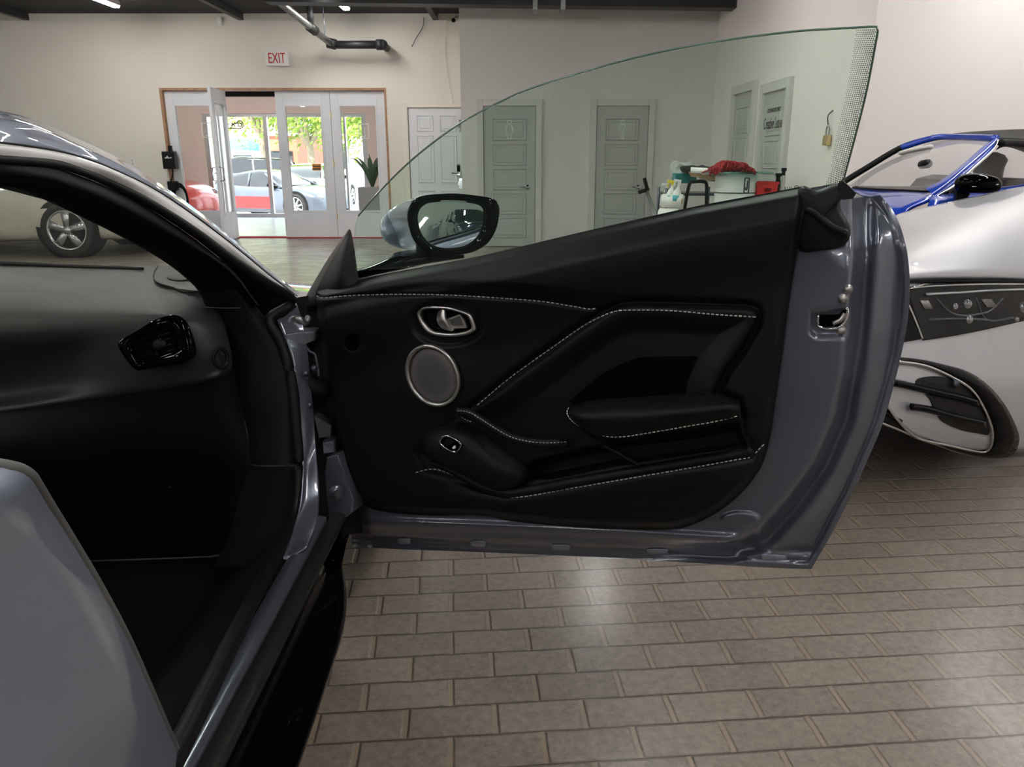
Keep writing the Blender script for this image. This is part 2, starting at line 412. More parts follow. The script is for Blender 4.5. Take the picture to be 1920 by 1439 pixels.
# ceiling joists, duct and fixtures
def joist(x, label):
    bm = bmesh.new(); bx(bm, x - .04, x + .04, 7.0, YB - .02, ZC - .10, ZC - .001)
    tag(obj('ceiling_joist', bm, 'duct_black'), label, 'joist', 'black joists under the ceiling')
for x, w_ in ((-7.6, 'at the far left'), (-4.3, 'left of the sprinkler pipe'), (-1.3, 'above the white six-panel door')): joist(x, 'black steel joist under the black ceiling, ' + w_)
bm = bmesh.new(); xe = R(1420, 9, 11.0).x
a, b = R(500, 0, 11.0), R(1420, 18, 11.0)
zl = R(525, 6, 11.0).z
slab([(a.x, 10.9, zl), (xe, 10.9, b.z), (xe, 10.9, b.z + .2), (a.x, 10.9, zl + .2)], (0, .25, 0), bm)
o = tag(obj('ceiling_duct', bm, 'duct_black'), 'long flat black duct running across under the ceiling in front of the restroom wall', 'duct')
for px in (1003, 1055):
    q = R(px, 18, 11.0); obj('hanger_strap', box(q.x - .03, q.x + .03, 10.87, 11.18, q.z - .02, q.z + .25), 'galv', o)
def led(x, y0, label=None):
    t = thing('ceiling_light', label or 'white linear strip light under the black ceiling', 'light', (x, y0, ZC), 'linear strip lights')
    obj('housing', box(-.05, .05, 0, 1.5, -.07, -.001), 'white_plastic', t)
    obj('diffuser', box(-.042, .042, .01, 1.49, -.095, -.071, .004), 'led', t)
    return t
led(-5.72, 10.6, 'long bright strip light at upper left above the blank wall')
led(-2.50, 10.8, 'bright strip light above the sprinkler pipe bend')
for x in (-8.8, -5.62, -2.42, .85, 4.1):
    for y in (7.0, 3.4, -.2, -3.8, -7.2):
        if x > 3 and y > 5.2: y = 4.9
        led(x, y, 'white ceiling strip light, %s row from the left, %s' % ({-8.8: 'first', -5.62: 'second', -2.42: 'third', .85: 'fourth', 4.1: 'fifth'}[x], {7.0: 'nearest the back wall', 4.9: 'nearest the back wall', 3.4: 'over the middle of the room', -.2: 'above the open car', -3.8: 'behind the camera', -7.2: 'nearest the rear wall'}[y]))
# sprinkler pipe
pt = thing('sprinkler_pipe', 'grey steel pipe slanting down to a short black pipe near the exit sign', 'pipe')
A, Bp, Cp = R(505, -12, 11.2), R(583, 52, 12.2), R(622, 83, 12.75)
obj('steel_pipe', tube([A, Bp, Cp], .05, 14, smooth=False), 'galv', pt, True)
obj('cap_pipe', cyl(R(620, 84, 12.75), R(712, 84, 12.75), .058, 16), 'duct_black', pt, True)
obj('elbow_coupling', cyl(R(614, 80, 12.75), R(630, 84, 12.75), .075, 16), 'duct_black', pt, True)
bm = bmesh.new(); cyl(R(706, 84, 12.75), R(718, 84, 12.75), .078, 16, bm)
uvs(bm, R(718, 84, 12.75), .075); cyl(R(718, 84, 12.75), R(718, 84, 12.75) + Vector((0, .36, 0)), .055, 14, bm)
obj('elbow_coupling', bm, 'duct_black', pt, True)
bm = bmesh.new(); cyl(Bp - (Bp - A).normalized() * .05, Bp + (Cp - Bp).normalized() * .12, .068, 16, bm); obj('collar', bm, 'duct_black', pt, True)
obj('drop_pipe', cyl(Bp, Vector((Bp.x, Bp.y, ZC)), .045, 14), 'duct_black', pt, True)
q = R(609, 66, 12.6); obj('hanger_rod', cyl(q, Vector((q.x, q.y, ZC)), .008, 8), 'dark_metal', pt)
# wall gear
ex = thing('exit_sign', 'white wall sign with red EXIT letters above the glass doors', 'sign')
c = R(519, 110, YB - .06); w, h = .175, .105
obj('sign_box', box(c.x - w, c.x + w, YB - .07, YB, c.z - h, c.z + h, .008), 'white_plastic', ex)
text('letters', 'EXIT', .215, (c.x, YB - .073, c.z), (PI / 2, 0, 0), 'exit_red', ex, .002, sx=.62)
c = R(411, 38, YB - .05)
sc = thing('motion_sensor', 'small white motion sensor high on the wall below the ceiling', 'sensor')
obj('sensor_body', box(c.x - .03, c.x + .03, YB - .07, YB, c.z - .07, c.z + .05, .01), 'white_plastic', sc)
c = R(856, 36, YB - .2)
sc = thing('security_camera', 'small white security camera with a dark lens at the wall corner', 'camera')
bm = cyl(c + Vector((.0, .12, .03)), c + Vector((-.04, -.05, -.02)), .035, 16); obj('camera_body', bm, 'white_plastic', sc, True)
obj('lens', cyl(c + Vector((-.038, -.045, -.018)), c + Vector((-.046, -.07, -.028)), .03, 16), 'gloss_black', sc, True)
obj('bracket', cyl(c + Vector((.02, .08, .04)), c + Vector((.03, .2, .10)), .012, 8), 'white_plastic', sc)
def cable(name, pts, r, m, label, cat='cable'): return tag(obj(name, tube(pts, r, 8), m, None, True), label, cat)
cable('wall_cable', [R(795, 32, YB - .03), R(793, 50, YB - .03), R(780, 72, YB - .03), R(772, 88, YB - .03)], .006, 'ink', 'thin dark cable end dangling from the ceiling beside the black pipe')
cable('wall_cable', [R(836, 32, YB - .02), R(834, 90, YB - .02), R(839, 140, YB - .02), R(850, 195, YB - .02)], .005, 'trim_cream', 'long pale cable hanging down the wall to the white door')
c = R(249, 304, YB)
sw = thing('light_switch', 'white wall switch plate left of the glass doors', 'switch')
obj('plate', box(c.x - .04, c.x + .04, YB - .008, YB, c.z - .06, c.z + .06, .003), 'white_plastic', sw)
bm = bmesh.new(); bx(bm, c.x - .018, c.x + .018, YB - .014, YB - .008, c.z + .008, c.z + .04); bx(bm, c.x - .018, c.x + .018, YB - .014, YB - .008, c.z - .04, c.z - .008); obj('socket_face', bm, 'trim_grey', sw)
ev = thing('wall_charger', 'black wall mounted car charger with coiled cable beside the glass doors', 'charger')
c = R(318, 300, YB - .08)
obj('charger_box', box(c.x - .10, c.x + .10, YB - .13, YB, c.z - .14, c.z + .13, .015), 'black_plastic', ev)
obj('antenna', box(c.x + .0, c.x + .045, YB - .10, YB - .02, c.z + .12, c.z + .22, .008), 'black_plastic', ev)
bm = bmesh.new(); bx(bm, c.x - .05, c.x + .03, YB - .134, YB - .130, c.z + .025, c.z + .038); uvs(bm, (c.x - .01, YB - .131, c.z + .052), .012); bx(bm, c.x + .04, c.x + .055, YB - .134, YB - .130, c.z + .025, c.z + .045)
obj('white_logo', bm, 'white_plastic', ev)
obj('holster', box(c.x - .06, c.x + .07, YB - .15, YB, c.z - .48, c.z - .33, .02), 'black_plastic', ev)
obj('charge_cable', tube([(c.x + .03, YB - .07, c.z - .14), (c.x + .03, YB - .1, c.z - .24), (c.x - .01, YB - .1, c.z - .33)], .011, 8), 'black_rubber', ev, True)
bm = bmesh.new()
for k in range(3):
    rr = .20 + .03 * k; cc = Vector((c.x + .10, YB - .06 - .02 * k, c.z - .62))
    tube([cc + Vector((-rr * .5 * math.cos(t), 0, rr * math.sin(t))) for t in [i * PI / 8 for i in range(17)]], .013, 8, bm)
obj('cable_loop', bm, 'black_rubber', ev, True)

# french doors
def door_leaf(num, x0, x1, y, z1, label, mat_='door_white', pivot=None, rot=0, hinge_side=1, handle=False, hinges=True):
    """glazed leaf built in local coordinates about its hinge"""
    t = thing('door_%d' % num, label, 'door', pivot or (x0, y, 0)); t['kind'] = 'structure'; t.rotation_euler = (0, 0, rot)
    W = x1 - x0; st, tr_, br = .125, .19, .42; bm = bmesh.new()
    bx(bm, 0, st, 0, .045, .01, z1, .004); bx(bm, W - st, W, 0, .045, .01, z1, .004)
    bx(bm, st, W - st, 0, .045, z1 - tr_, z1, .004); bx(bm, st, W - st, 0, .045, .01, br, .004)
    obj('leaf_frame', bm, mat_, t)
    bm = bmesh.new()
    for yy in (-.008, .037):
        bx(bm, st, st + .025, yy, yy + .016, br, z1 - tr_); bx(bm, W - st - .025, W - st, yy, yy + .016, br, z1 - tr_)
        bx(bm, st + .025, W - st - .025, yy, yy + .016, br, br + .025); bx(bm, st + .025, W - st - .025, yy, yy + .016, z1 - tr_ - .025, z1 - tr_)
    obj('glazing_bead', bm, mat_, t)
    obj('pane', box(st + .01, W - st - .01, .018, .026, br, z1 - tr_), 'pane_glass', t)
    if hinges:
        for zz in (.35, z1 * .52, z1 - .35):
            hx = -.012 if hinge_side else W + .002; obj('hinge', box(hx, hx + .018, -.012, .02, zz - .05, zz + .05, .003), 'brass', t)
    if handle:
        bm = bmesh.new()
        for yy in (-.06, .10): tube([(W - .06, .02, 1.15), (W - .06, yy, 1.13), (W - .06, yy, .95), (W - .06, .02, .93)], .010, 8, bm, smooth=False)
        obj('pull_handle', bm, 'satin_metal', t, True)
    return t
FY = YB + .05
gx = [R(p, 300, FY).x for p in (340, 434, 544, 637, 734)]
gx[0] = fx0 + .045
Wl = (fx1 - .035 - gx[0]) / 4
gx = [gx[0] + Wl * i for i in range(5)]
door_leaf(1, gx[0], gx[1] - .005, FY, FZ - .05, 'white glazed door leaf, closed, leftmost of the four')
o = door_leaf(2, gx[1], gx[2], FY, FZ - .05, 'white glazed door leaf standing open toward the room', pivot=(gx[1] + .06, FY - .02, 0), rot=math.radians(-84), handle=True)
door_leaf(3, gx[2] + .005, gx[3] - .004, FY, FZ - .05, 'white glazed door leaf, closed, right beside the open gap', hinge_side=0)
door_leaf(4, gx[3] + .004, gx[4] - .005, FY, FZ - .05, 'white glazed door leaf, closed, rightmost of the four', hinge_side=0)
bm = bmesh.new()
bx(bm, fx0 - .0, fx0 + .04, YB - .012, YB + .2, 0, FZ); bx(bm, fx1 - .03, fx1, YB - .012, YB + .2, 0, FZ); bx(bm, fx0 + .04, fx1 - .03, YB - .0115, YB + .2, FZ - .035, FZ)
struct('trim_1', bm, 'wood_trim')
struct('trim_2', box(fx0, fx1, YB - .02, YB + .22, 0, .012), 'red_fabric')
# small etched squares on the panes (house marks)
def etched(cx_, cz, label):
    bm = bmesh.new(); s = .085; y0, y1 = FY + .012, FY + .016
    for (a0, a1, b0, b1) in ((-s, s, s * 1.2, s * 1.2 + .014), (-s, s, -s * 1.2 - .014, -s * 1.2), (-s, -s + .014, -s * 1.2, s * 1.2), (s - .014, s, -s * 1.2, s * 1.2), (-.02, .02, -.09, -.075), (.006, .02, -.08, .07)):
        bx(bm, cx_ + a0, cx_ + a1, y0, y1, cz + b0, cz + b1)
    tag(obj('etched_sticker', bm, 'white_plastic'), label, 'sticker')
q = R(387, 244, FY); etched(q.x, q.z, 'white square outline sticker on the leftmost glass door')
q = R(682, 246, FY); etched(q.x, q.z, 'white square outline sticker on the rightmost glass door')

# white six-panel door and its casing
def panel_door(num, x0, x1, yf, z1, label, mslab, panels, parent_rot=None, origin=None):
    t = thing('door_%d' % num, label, 'door', origin or (x0, yf, 0)); t['kind'] = 'structure'
    if parent_rot is not None: t.rotation_euler = (0, 0, parent_rot)
    W = x1 - x0; bm = bmesh.new(); bx(bm, 0, W, 0, .04, .01, z1)
    obj('slab', bm, mslab, t)
    bm = bmesh.new()
    for (a, b_, c_, d_) in panels:
        a *= W; b_ *= W; c_ *= z1; d_ *= z1
        prof = [(-.004, .0), (.006, -.014), (.014, -.002), (.040, -.002), (.052, -.011)]
        # raised moulding: four frames around a slightly raised field
        rows = []
        for (ins, yy) in prof:
            rows.append([bm.verts.new(v) for v in ((a + ins, yy, c_ + ins), (b_ - ins, yy, c_ + ins), (b_ - ins, yy, d_ - ins), (a + ins, yy, d_ - ins))])
        for r0, r1 in zip(rows[:-1], rows[1:]):
            for j in range(4): bm.faces.new((r0[j], r0[(j + 1) % 4], r1[(j + 1) % 4], r1[j]))
        bm.faces.new(rows[-1])
    obj('raised_panel', bm, mslab, t)
    return t
six = []
for (c0, c1) in ((.14, .44), (.56, .86)): six += [(c0, c1, .83, .95), (c0, c1, .44, .80), (c0, c1, .10, .38)]
d5 = panel_door(5, wx0, wx1 - .02, YB - .045, WZ, 'white six-panel door with deadbolts by the wall corner', 'door_white', six)
bm = bmesh.new()
for k, (i0, th) in enumerate(((.0, .03), (.035, .045))):
    bx(bm, wx0 - .10 + i0, wx0 - .10 + i0 + .05, YB - .05 - th * .3, YB, 0, WZ + .07 - i0 * .6, .006)
    bx(bm, wx0 - .10 + i0 + .05, wx1 + .0, YB - .049 - th * .3, YB, WZ + .025 - i0 * .6 + .01, WZ + .075 - i0 * .6, .006)
struct('trim_3', bm, 'trim_cream')
def hasp(px, py, nm, label=None):
    c_ = R(px, py, YB - .09) - Vector(d5.location); bm = bmesh.new()
    bx(bm, c_.x - .05, c_.x + .03, c_.y - .02, c_.y + .03, c_.z - .09, c_.z + .09, .01)
    cyl(c_ + Vector((-.02, -.05, 0)), c_ + Vector((-.02, .0, 0)), .04, 16, bm)
    return obj(nm, bm, 'chrome', d5)
hasp(866, 236, 'latch'); hasp(866, 344, 'deadbolt')
c_ = R(860, 325, YB - .09) - Vector(d5.location)
kp = obj('keypad_lock', box(c_.x - .035, c_.x + .035, c_.y - .02, c_.y + .04, c_.z - .04, c_.z + .14, .012), 'chrome', d5)
obj('keypad', box(c_.x - .025, c_.x + .025, c_.y - .024, c_.y - .018, c_.z + .02, c_.z + .12, .004), 'gloss_black', kp)
obj('lever', tube([c_ + Vector((0, -.01, 0)), c_ + Vector((0, -.07, 0)), c_ + Vector((-.11, -.07, 0))], .011, 8, smooth=False), 'chrome', kp)
# restroom doors
five = [(.17, .83, .765 - i * .175 + .0, .915 - i * .175 + .0) for i in range(5)]
def restroom(num, pl, pr, label, icon):
    x0, x1 = R(pl, 300, YR).x, R(pr, 300, YR).x; z1 = R((pl + pr) / 2, 200, YR).z
    t = panel_door(num, x0, x1, YR - .041, z1, label, 'door_grey', five)
    bm = bmesh.new(); cw = .095
    bx(bm, x0 - cw, x0 - .008, YR - .065, YR, 0, z1 + cw, .005); bx(bm, x1 + .008, x1 + cw, YR - .065, YR, 0, z1 + cw, .005); bx(bm, x0 - .008, x1 + .008, YR - .065, YR, z1 + .006, z1 + cw, .005)
    struct('trim_%d' % (num - 2), bm, 'trim_grey')
    bm = bmesh.new(); lv = R(pr - 14, 351, YR - .05) - Vector(t.location)
    cyl(lv + Vector((0, 0, 0)), lv + Vector((0, -.02, 0)), .033, 18, bm); tube([lv, lv + Vector((0, -.06, 0)), lv + Vector((-.11, -.06, 0))], .010, 8, bm, smooth=False)
    obj('lever_handle', bm, 'chrome', t, True)
    ic = bmesh.new(); cx_ = (x1 - x0) / 2; cz = z1 * .84; y0, y1 = -.010, -.004
    def seg(p, q, r=.006): cyl(Vector((cx_ + p[0], -.009, cz + p[1])), Vector((cx_ + q[0], -.009, cz + q[1])), r, 6, ic)
    n = 12
    for i in range(n): a0, a1 = 2 * PI * i / n, 2 * PI * (i + 1) / n; seg((.028 * math.cos(a0), .105 + .028 * math.sin(a0)), (.028 * math.cos(a1), .105 + .028 * math.sin(a1)))
    if icon == 'w': path = [(-.03, .07), (-.05, -.04), (-.025, -.04), (-.025, -.12), (.025, -.12), (.025, -.04), (.05, -.04), (.03, .07)]; arms = [((-.03, .07), (-.055, -.0)), ((.03, .07), (.055, 0))]
    else: path = [(-.035, .07), (-.022, .03), (-.022, -.12), (.022, -.12), (.022, .03), (.035, .07), (-.035, .07)]; arms = [((-.035, .07), (-.06, -.0)), ((.035, .07), (.06, 0))]
    for p, q in zip(path[:-1], path[1:]): seg(p, q)
    for p, q in arms: seg(p, q)
    if icon == 'm': seg((0, -.01), (0, -.12), .004)
    obj('restroom_figure', ic, 'icon_white', t)
restroom(6, 908, 1003, 'grey five-panel door with a white woman figure', 'w')
restroom(7, 1117, 1211, 'grey five-panel door with a white man figure', 'm')
# two doors in the side wall
def side_door(num, pl, pr, label, txt=False):
    ya, yb = RX(pl, 300, XR).y, RX(pr, 300, XR).y     # ya farther
    z1 = RX((pl + pr) / 2, 162 if not txt else 157, XR).z - .09
    t = thing('door_%d' % num, label, 'door', (XR - .005, ya - .1, 0)); t['kind'] = 'structure'; t.rotation_euler = (0, 0, -PI / 2)
    W = ya - yb - .2
    obj('slab', box(0, W, -.012, .03, .01, z1), 'door_grey', t)
    bm = bmesh.new()
    for (a, b_, c0, d0) in five:
        rows = []
        for ins, yy in ((-.004, -.012), (.006, -.025), (.014, -.014), (.045, -.014), (.055, -.022)):
            rows.append([bm.verts.new(v) for v in ((a * W + ins, yy, c0 * z1 + ins), (b_ * W - ins, yy, c0 * z1 + ins), (b_ * W - ins, yy, d0 * z1 - ins), (a * W + ins, yy, d0 * z1 - ins))])
        for r0, r1 in zip(rows[:-1], rows[1:]):
            for j in range(4): bm.faces.new((r0[j], r0[(j + 1) % 4], r1[(j + 1) % 4], r1[j]))
        bm.faces.new(rows[-1])
    obj('raised_panel', bm, 'door_grey', t)
    if txt:
        rot = Matrix.Rotation(PI / 2, 4, 'X')
        text('door_lettering', 'Creative Lease', .17, (W * .5, -.024, z1 * .83), rot, 'ink', t, .001, sx=.62)
        text('door_lettering', 'LOS ANGELES, INC.', .06, (W * .5, -.024, z1 * .90), rot, 'ink', t, .001, sx=.9)
    bm = bmesh.new(); cw = .1
    bx(bm, XR - .05, XR, ya - .1, ya, 0, z1 + cw, .005); bx(bm, XR - .05, XR, yb, yb + .1, 0, z1 + cw, .005); bx(bm, XR - .05, XR, yb + .1, ya - .1, z1, z1 + cw, .005)
    struct('trim_%d' % (num - 2), bm, 'trim_grey')
side_door(8, 1369, 1412, 'grey panel door in the side wall, the narrower farther one')
side_door(9, 1422, 1476, 'grey panel door with dark lettering in the side wall', True)
pk = thing('padlock', 'brass padlock hanging from a hook on the side wall', 'padlock')
c = RX(1550, 262, XR - .03)
obj('lock_body', box(c.x - .02, c.x + .02, c.y - .05, c.y + .05, c.z - .05, c.z + .04, .008), 'brass', pk)
obj('shackle', tube([c + Vector((0, -.03, .03)), c + Vector((0, -.03, .09)), c + Vector((0, 0, .12)), c + Vector((0, .03, .09)), c + Vector((0, .03, .03))], .008, 8), 'satin_metal', pk, True)
obj('hook', tube([c + Vector((.03, 0, .25)), c + Vector((-.01, 0, .20)), c + Vector((0, 0, .12))], .006, 8), 'dark_metal', pk)

# ================================================================== VESTIBULE AND STREET
YV = 18.0; GZ = -.35
def px_x(px, Y, py=320): return R(px, py, Y).x
vx0, vx1 = px_x(389, YV), px_x(690, YV); VZ = R(500, 213, YV).z
struct('floor_vestibule', box(-9.5, -1.8, YB + .3, YV + .15, -.4, 0), 'tile_light')
bm = bmesh.new(); bx(bm, -9.5, vx0, YV, YV + .15, 0, 3.1); bx(bm, vx1, -1.8, YV, YV + .15, 0, 3.1); bx(bm, vx0, vx1, YV, YV + .15, VZ, 3.1)
struct('wall_vestibule', bm, 'pink_wall')
bm = bmesh.new(); bx(bm, -9.6, -9.5, YB + .2, YV + .15, 0, 3.1); bx(bm, -1.8, -1.7, YB + .2, YV + .15, 0, 3.1)
struct('wall_vestibule_side', bm, 'pink_wall')
struct('ceiling_vestibule', box(-9.6, -1.7, YB + .2, YV + .15, 3.1, 3.2), 'wall_warm')
q = R(500, 181, YB + .5)
tag(obj('lintel_beam', box(fx0 - .3, fx1 + .3, YB + .45, YB + .6, q.z, 3.09), 'ceiling_black'), 'black beam seen through the open gap of the glass doors', 'beam')
for i, (x, y) in enumerate(((-6.6, 15.6), (-4.4, 15.6))):
    t = thing('ceiling_light', 'strip light on the entrance room ceiling, %s' % ('left one' if i == 0 else 'right one'), 'light', (x, y, 3.1), 'entrance room strip lights')
    obj('housing', box(-.6, .6, -.05, .05, -.05, -.001), 'white_plastic', t); obj('diffuser', box(-.59, .59, -.04, .04, -.07, -.051), 'led', t)
bm = bmesh.new()
for p0, p1 in ((389, 397), (500, 507), (607, 616), (648, 652), (682, 690)): bx(bm, px_x(p0, YV), px_x(p1, YV), YV + .02, YV + .12, 0, VZ, .004)
bx(bm, vx0, vx1, YV + .03, YV + .11, 0, .08); bx(bm, vx0, vx1, YV + .03, YV + .11, VZ - .07, VZ)
ww = thing('window_1', 'aluminium shop front window facing the street', 'window', (0, 0, 0)); ww['kind'] = 'structure'
obj('window_frame', bm, 'aluminium', ww)
obj('pane', box(vx0, vx1, YV + .06, YV + .07, .05, VZ - .03), 'pane_glass', ww)
# sign outline on the shop window (seen from behind)
bm = bmesh.new(); y0 = YV - .02
def sg(a, b_, r=.012): cyl(R(*a, y0), R(*b_, y0), r, 6, bm)
for p in ([(413, 229), (411, 233), (413, 240), (421, 241)], [(428, 240), (448, 241), (453, 240), (456, 237), (455, 230), (452, 227), (446, 227), (444, 231), (434, 234)], [(446, 231), (452, 231), (453, 237), (447, 237), (446, 231)], [(424, 233), (430, 233)], [(434, 230), (441, 237)], [(441, 230), (434, 237)]):
    for a_, b_ in zip(p[:-1], p[1:]): sg(a_, b_)
tag(obj('window_sign', bm, 'ink'), 'dark outline sign hanging in the shop window above the parked coupe', 'sign')
qa, qb = R(585, 307, YV), R(603, 320, YV)
nb = thing('notice', 'small amber notice taped to the shop window', 'notice'); obj('notice_card', box(qa.x, qb.x, YV - .01, YV - .005, qb.z, qa.z), 'orange', nb)
bm = bmesh.new(); bx(bm, qa.x + .02, qb.x - .02, YV - .012, YV - .0101, qa.z - .07, qa.z - .04); bx(bm, qa.x + .02, qb.x - .02, YV - .012, YV - .0101, qb.z + .02, qb.z + .05); obj('notice_lines', bm, 'ink', nb)
tag(text('window_numeral', '2', .20, R(606, 247, YV - .01), (PI / 2, 0, 0), 'white_plastic', None, .002), 'white numeral 2 on the shop window above the notice', 'numeral')

struct('ground', box(-60, 40, YV + .16, 90, GZ - .1, GZ), 'asphalt')
def lathe_x(prof, c, seg, bm, sgn):
    rows = [[bm.verts.new((c[0] + r * math.cos(k * 2 * PI / seg), c[1] + sgn * y, c[2] + r * math.sin(k * 2 * PI / seg))) for k in range(seg)] for (r, y) in prof]
    for a in range(len(rows) - 1):
        for k in range(seg): bm.faces.new((rows[a][k], rows[a][(k + 1) % seg], rows[a + 1][(k + 1) % seg], rows[a + 1][k]))
    bm.faces.new(rows[0]); bm.faces.new(rows[-1])
def wheel(parent, x, y, r, sgn, spokes=5, wide=.30):
    bm = bmesh.new(); lathe_x([(r * .3, -.2), (r * .9, -.2), (r, -.16), (r, -.03), (r * .95, .0), (r * .72, -.005), (r * .70, -.05), (r * .3, -.06)], (x, y, r), 32, bm, sgn)
    w = obj('wheel', bm, 'tyre', parent, True)
    bm = bmesh.new(); lathe_x([(r * .2, -.06), (r * .69, -.05), (r * .73, -.002), (r * .70, .002), (r * .66, -.01), (r * .6, -.04)], (x, y, r), 32, bm, sgn)
    for k in range(spokes):
        a = k * 2 * PI / spokes + .3; 
        P = [(r * .10, a - 1.1), (r * .68, a - wide * .62), (r * .68, a + wide * .62), (r * .10, a + 1.1)]
        slab([(x + rr * math.cos(t), y + sgn * (-.03), r + rr * math.sin(t)) for rr, t in P], (0, sgn * .028, 0), bm)
    cyl((x, y - sgn * .02, r), (x, y + sgn * .006, r), r * .14, 16, bm)
    obj('rim', bm, 'alloy', w, True)
    obj('rim_barrel', cyl((x, y - sgn * .08, r), (x, y - sgn * .035, r), r * .69, 24), 'wheel_dark', w)
CARP = {   # x/L, halfwidth factor, z bottom, shoulder, top  |  greenhouse x/L, halfw, top z
 'coupe': ([(-.5, .62, .40, .62, .66), (-.47, .88, .28, .84, .92), (-.33, 1, .20, .90, .97), (-.1, .98, .17, .86, .90), (.15, .98, .17, .84, .88), (.32, 1, .20, .80, .88), (.44, .92, .20, .68, .74), (.495, .7, .22, .50, .56)],
           [(-.40, .70, .93), (-.25, .66, 1.18), (-.08, .62, 1.30), (.04, .62, 1.27), (.20, .76, .90)]),
 'sedan': ([(-.5, .72, .40, .78, .84), (-.47, .92, .28, .95, 1.0), (-.33, 1, .22, .98, 1.02), (-.1, 1, .20, .95, .98), (.15, 1, .20, .93, .97), (.32, 1, .22, .86, .93), (.45, .93, .22, .74, .80), (.498, .72, .25, .55, .62)],
           [(-.38, .72, 1.0), (-.26, .68, 1.33), (-.1, .66, 1.45), (.05, .66, 1.42), (.22, .80, .95)]),
 'suv': ([(-.5, .8, .45, 1.0, 1.05), (-.48, .95, .32, 1.1, 1.12), (-.3, 1, .27, 1.08, 1.1), (0, 1, .25, 1.05, 1.1), (.2, 1, .25, 1.03, 1.1), (.36, 1, .27, .98, 1.08), (.47, .93, .27, .86, .98), (.5, .85, .3, .6, .7)],
         [(-.47, .80, 1.15), (-.42, .74, 1.58), (-.1, .72, 1.70), (.08, .72, 1.65), (.24, .86, 1.08)])}
def car(label, cat, kind, paint, loc, rz, L=4.5, W=1.9, wr=.34, spokes=5, group=None, wx=(.31, -.30), stripe=None, wide=.3, name='parked_car'):
    t = thing(name, label, cat, loc, group, rz); body, gh = CARP[kind]; hw = W / 2
    def sec(x, f, zb, zs, zt): 
        h = hw * f; r_ = [(h * .80, zb), (h * .96, zb + .04), (h, zb + .25 * (zs - zb)), (h * 1.0, zb + .62 * (zs - zb)), (h * .965, zs - .03), (h * .90, zs + .02), (h * .6, zt), (0, zt + .025)]
        r_ = r_ + [(-a, b) for a, b in r_[-2::-1]]
        return [Vector((x * L, a, b)) for a, b in r_]
    rows = [sec(*b_) for b_ in body]; nose = [Vector((rows[-1][0].x + .03, p.y * .75, (p.z - .4) * .7 + .4)) for p in rows[-1]]; rows.append(nose)
    bm = loft(rows, 40, 44); bm.verts.ensure_lookup_table(); bm.faces.new([v for v in bm.verts[:40]]); bm.faces.new([v for v in bm.verts[-40:]]); 
    obj('body', bm, paint, t, True)
    def gsec(x, f, z, base): 
        r_ = [(hw * min(.93, f + .20), base - .06), (hw * min(.92, f + .17), base + .01), (hw * f * 1.02, z - .10 * (z - base) - .02), (hw * f * .80, z), (0, z + .02)]
        return [Vector((x * L, a, b)) for a, b in r_ + [(-a, b) for a, b in r_[-2::-1]]]
    base = body[3][3]; g = [gsec(x, f, max(z, base + .03), base) for x, f, z in gh]
    obj('glasshouse', loft(g, 30, 30), 'dark_glass', t, True)
    roof = [[p + Vector((0, 0, .012)) for p in r_[2:-2]] for r_ in g[1:4]]
    solid(obj('roof', loft(roof, 16, 14), paint, t, True), .02)
    for s in (1, -1):      # roof pillars
        for i in (0, 2, 4):
            a_, b_ = g[i][1 if s > 0 else -2], g[1 if i == 0 else min(i, 3)][2 if s > 0 else -3]
            obj('roof_pillar', tube([a_ + Vector((0, s * .01, 0)), b_ + Vector((0, s * .01, .01))], .03, 8, smooth=False), paint, t, True)
    for x in wx:
        for s in (1, -1):
            q = bmesh.new(); cyl((x * L, s * (hw - .25), wr * 1.04), (x * L, s * (hw + .004), wr * 1.04), wr * 1.13, 28, q); obj('wheel_arch', q, 'black_plastic', t, False)
            wheel(t, x * L, s * (hw + .02), wr, s, spokes, wide)
    for s in (1, -1):
        q = bmesh.new(); uvs(q, (.455 * L, s * hw * .72, body[-2][3] - .06), .12, 14, (1.0, .9, .55)); obj('headlight', q, 'lamp_clear', t, True)
        q = bmesh.new(); uvs(q, (-.475 * L, s * hw * .66, body[1][3] - .10), .12, 14, (.4, 1.1, .5)); obj('tail_light', q, 'red_plastic', t, True)
        q = bmesh.new(); uvs(q, (.14 * L, s * (hw + .05), base + .07), .11, 12, (.8, 1, .6)); bx(q, .13 * L, .16 * L, s * hw * .9 - .06, s * hw * .9 + .10, base - .0, base + .05); obj('mirror', q, 'gloss_black', t, True)
    if stripe:
        q = bmesh.new()
        for s in (1, -1): bx(q, -.16 * L, .12 * L, s * (hw + .006) - .004, s * (hw + .006) + .004, .30, .62)
        obj('side_stripe', q, stripe, t)
    return t
car('pale silver coupe with a red side stripe parked outside the shop window', 'car', 'coupe', 'coupe_paint', (R(517, 360, 23.2).x, 23.2, GZ), math.radians(-22), 4.4, 1.85, .36, 9, stripe='red_plastic', wide=.14)
car('white car parked across the street behind the coupe', 'car', 'sedan', 'white_paint', (R(590, 330, 28.5).x, 28.5, GZ), math.radians(86), 4.6, 1.85, .34)
car('white van-like car parked far across the street at left', 'car', 'suv', 'white_paint', (R(452, 320, 34).x, 34.0, GZ), math.radians(200), 4.8, 1.95, .36)
car('red sports car inside the entrance room, seen low through the leftmost glass door', 'car', 'coupe', 'red_paint', (R(372, 395, 16.2).x - 1.85, 16.35, 0), math.radians(-14), 4.3, 1.85, .34)
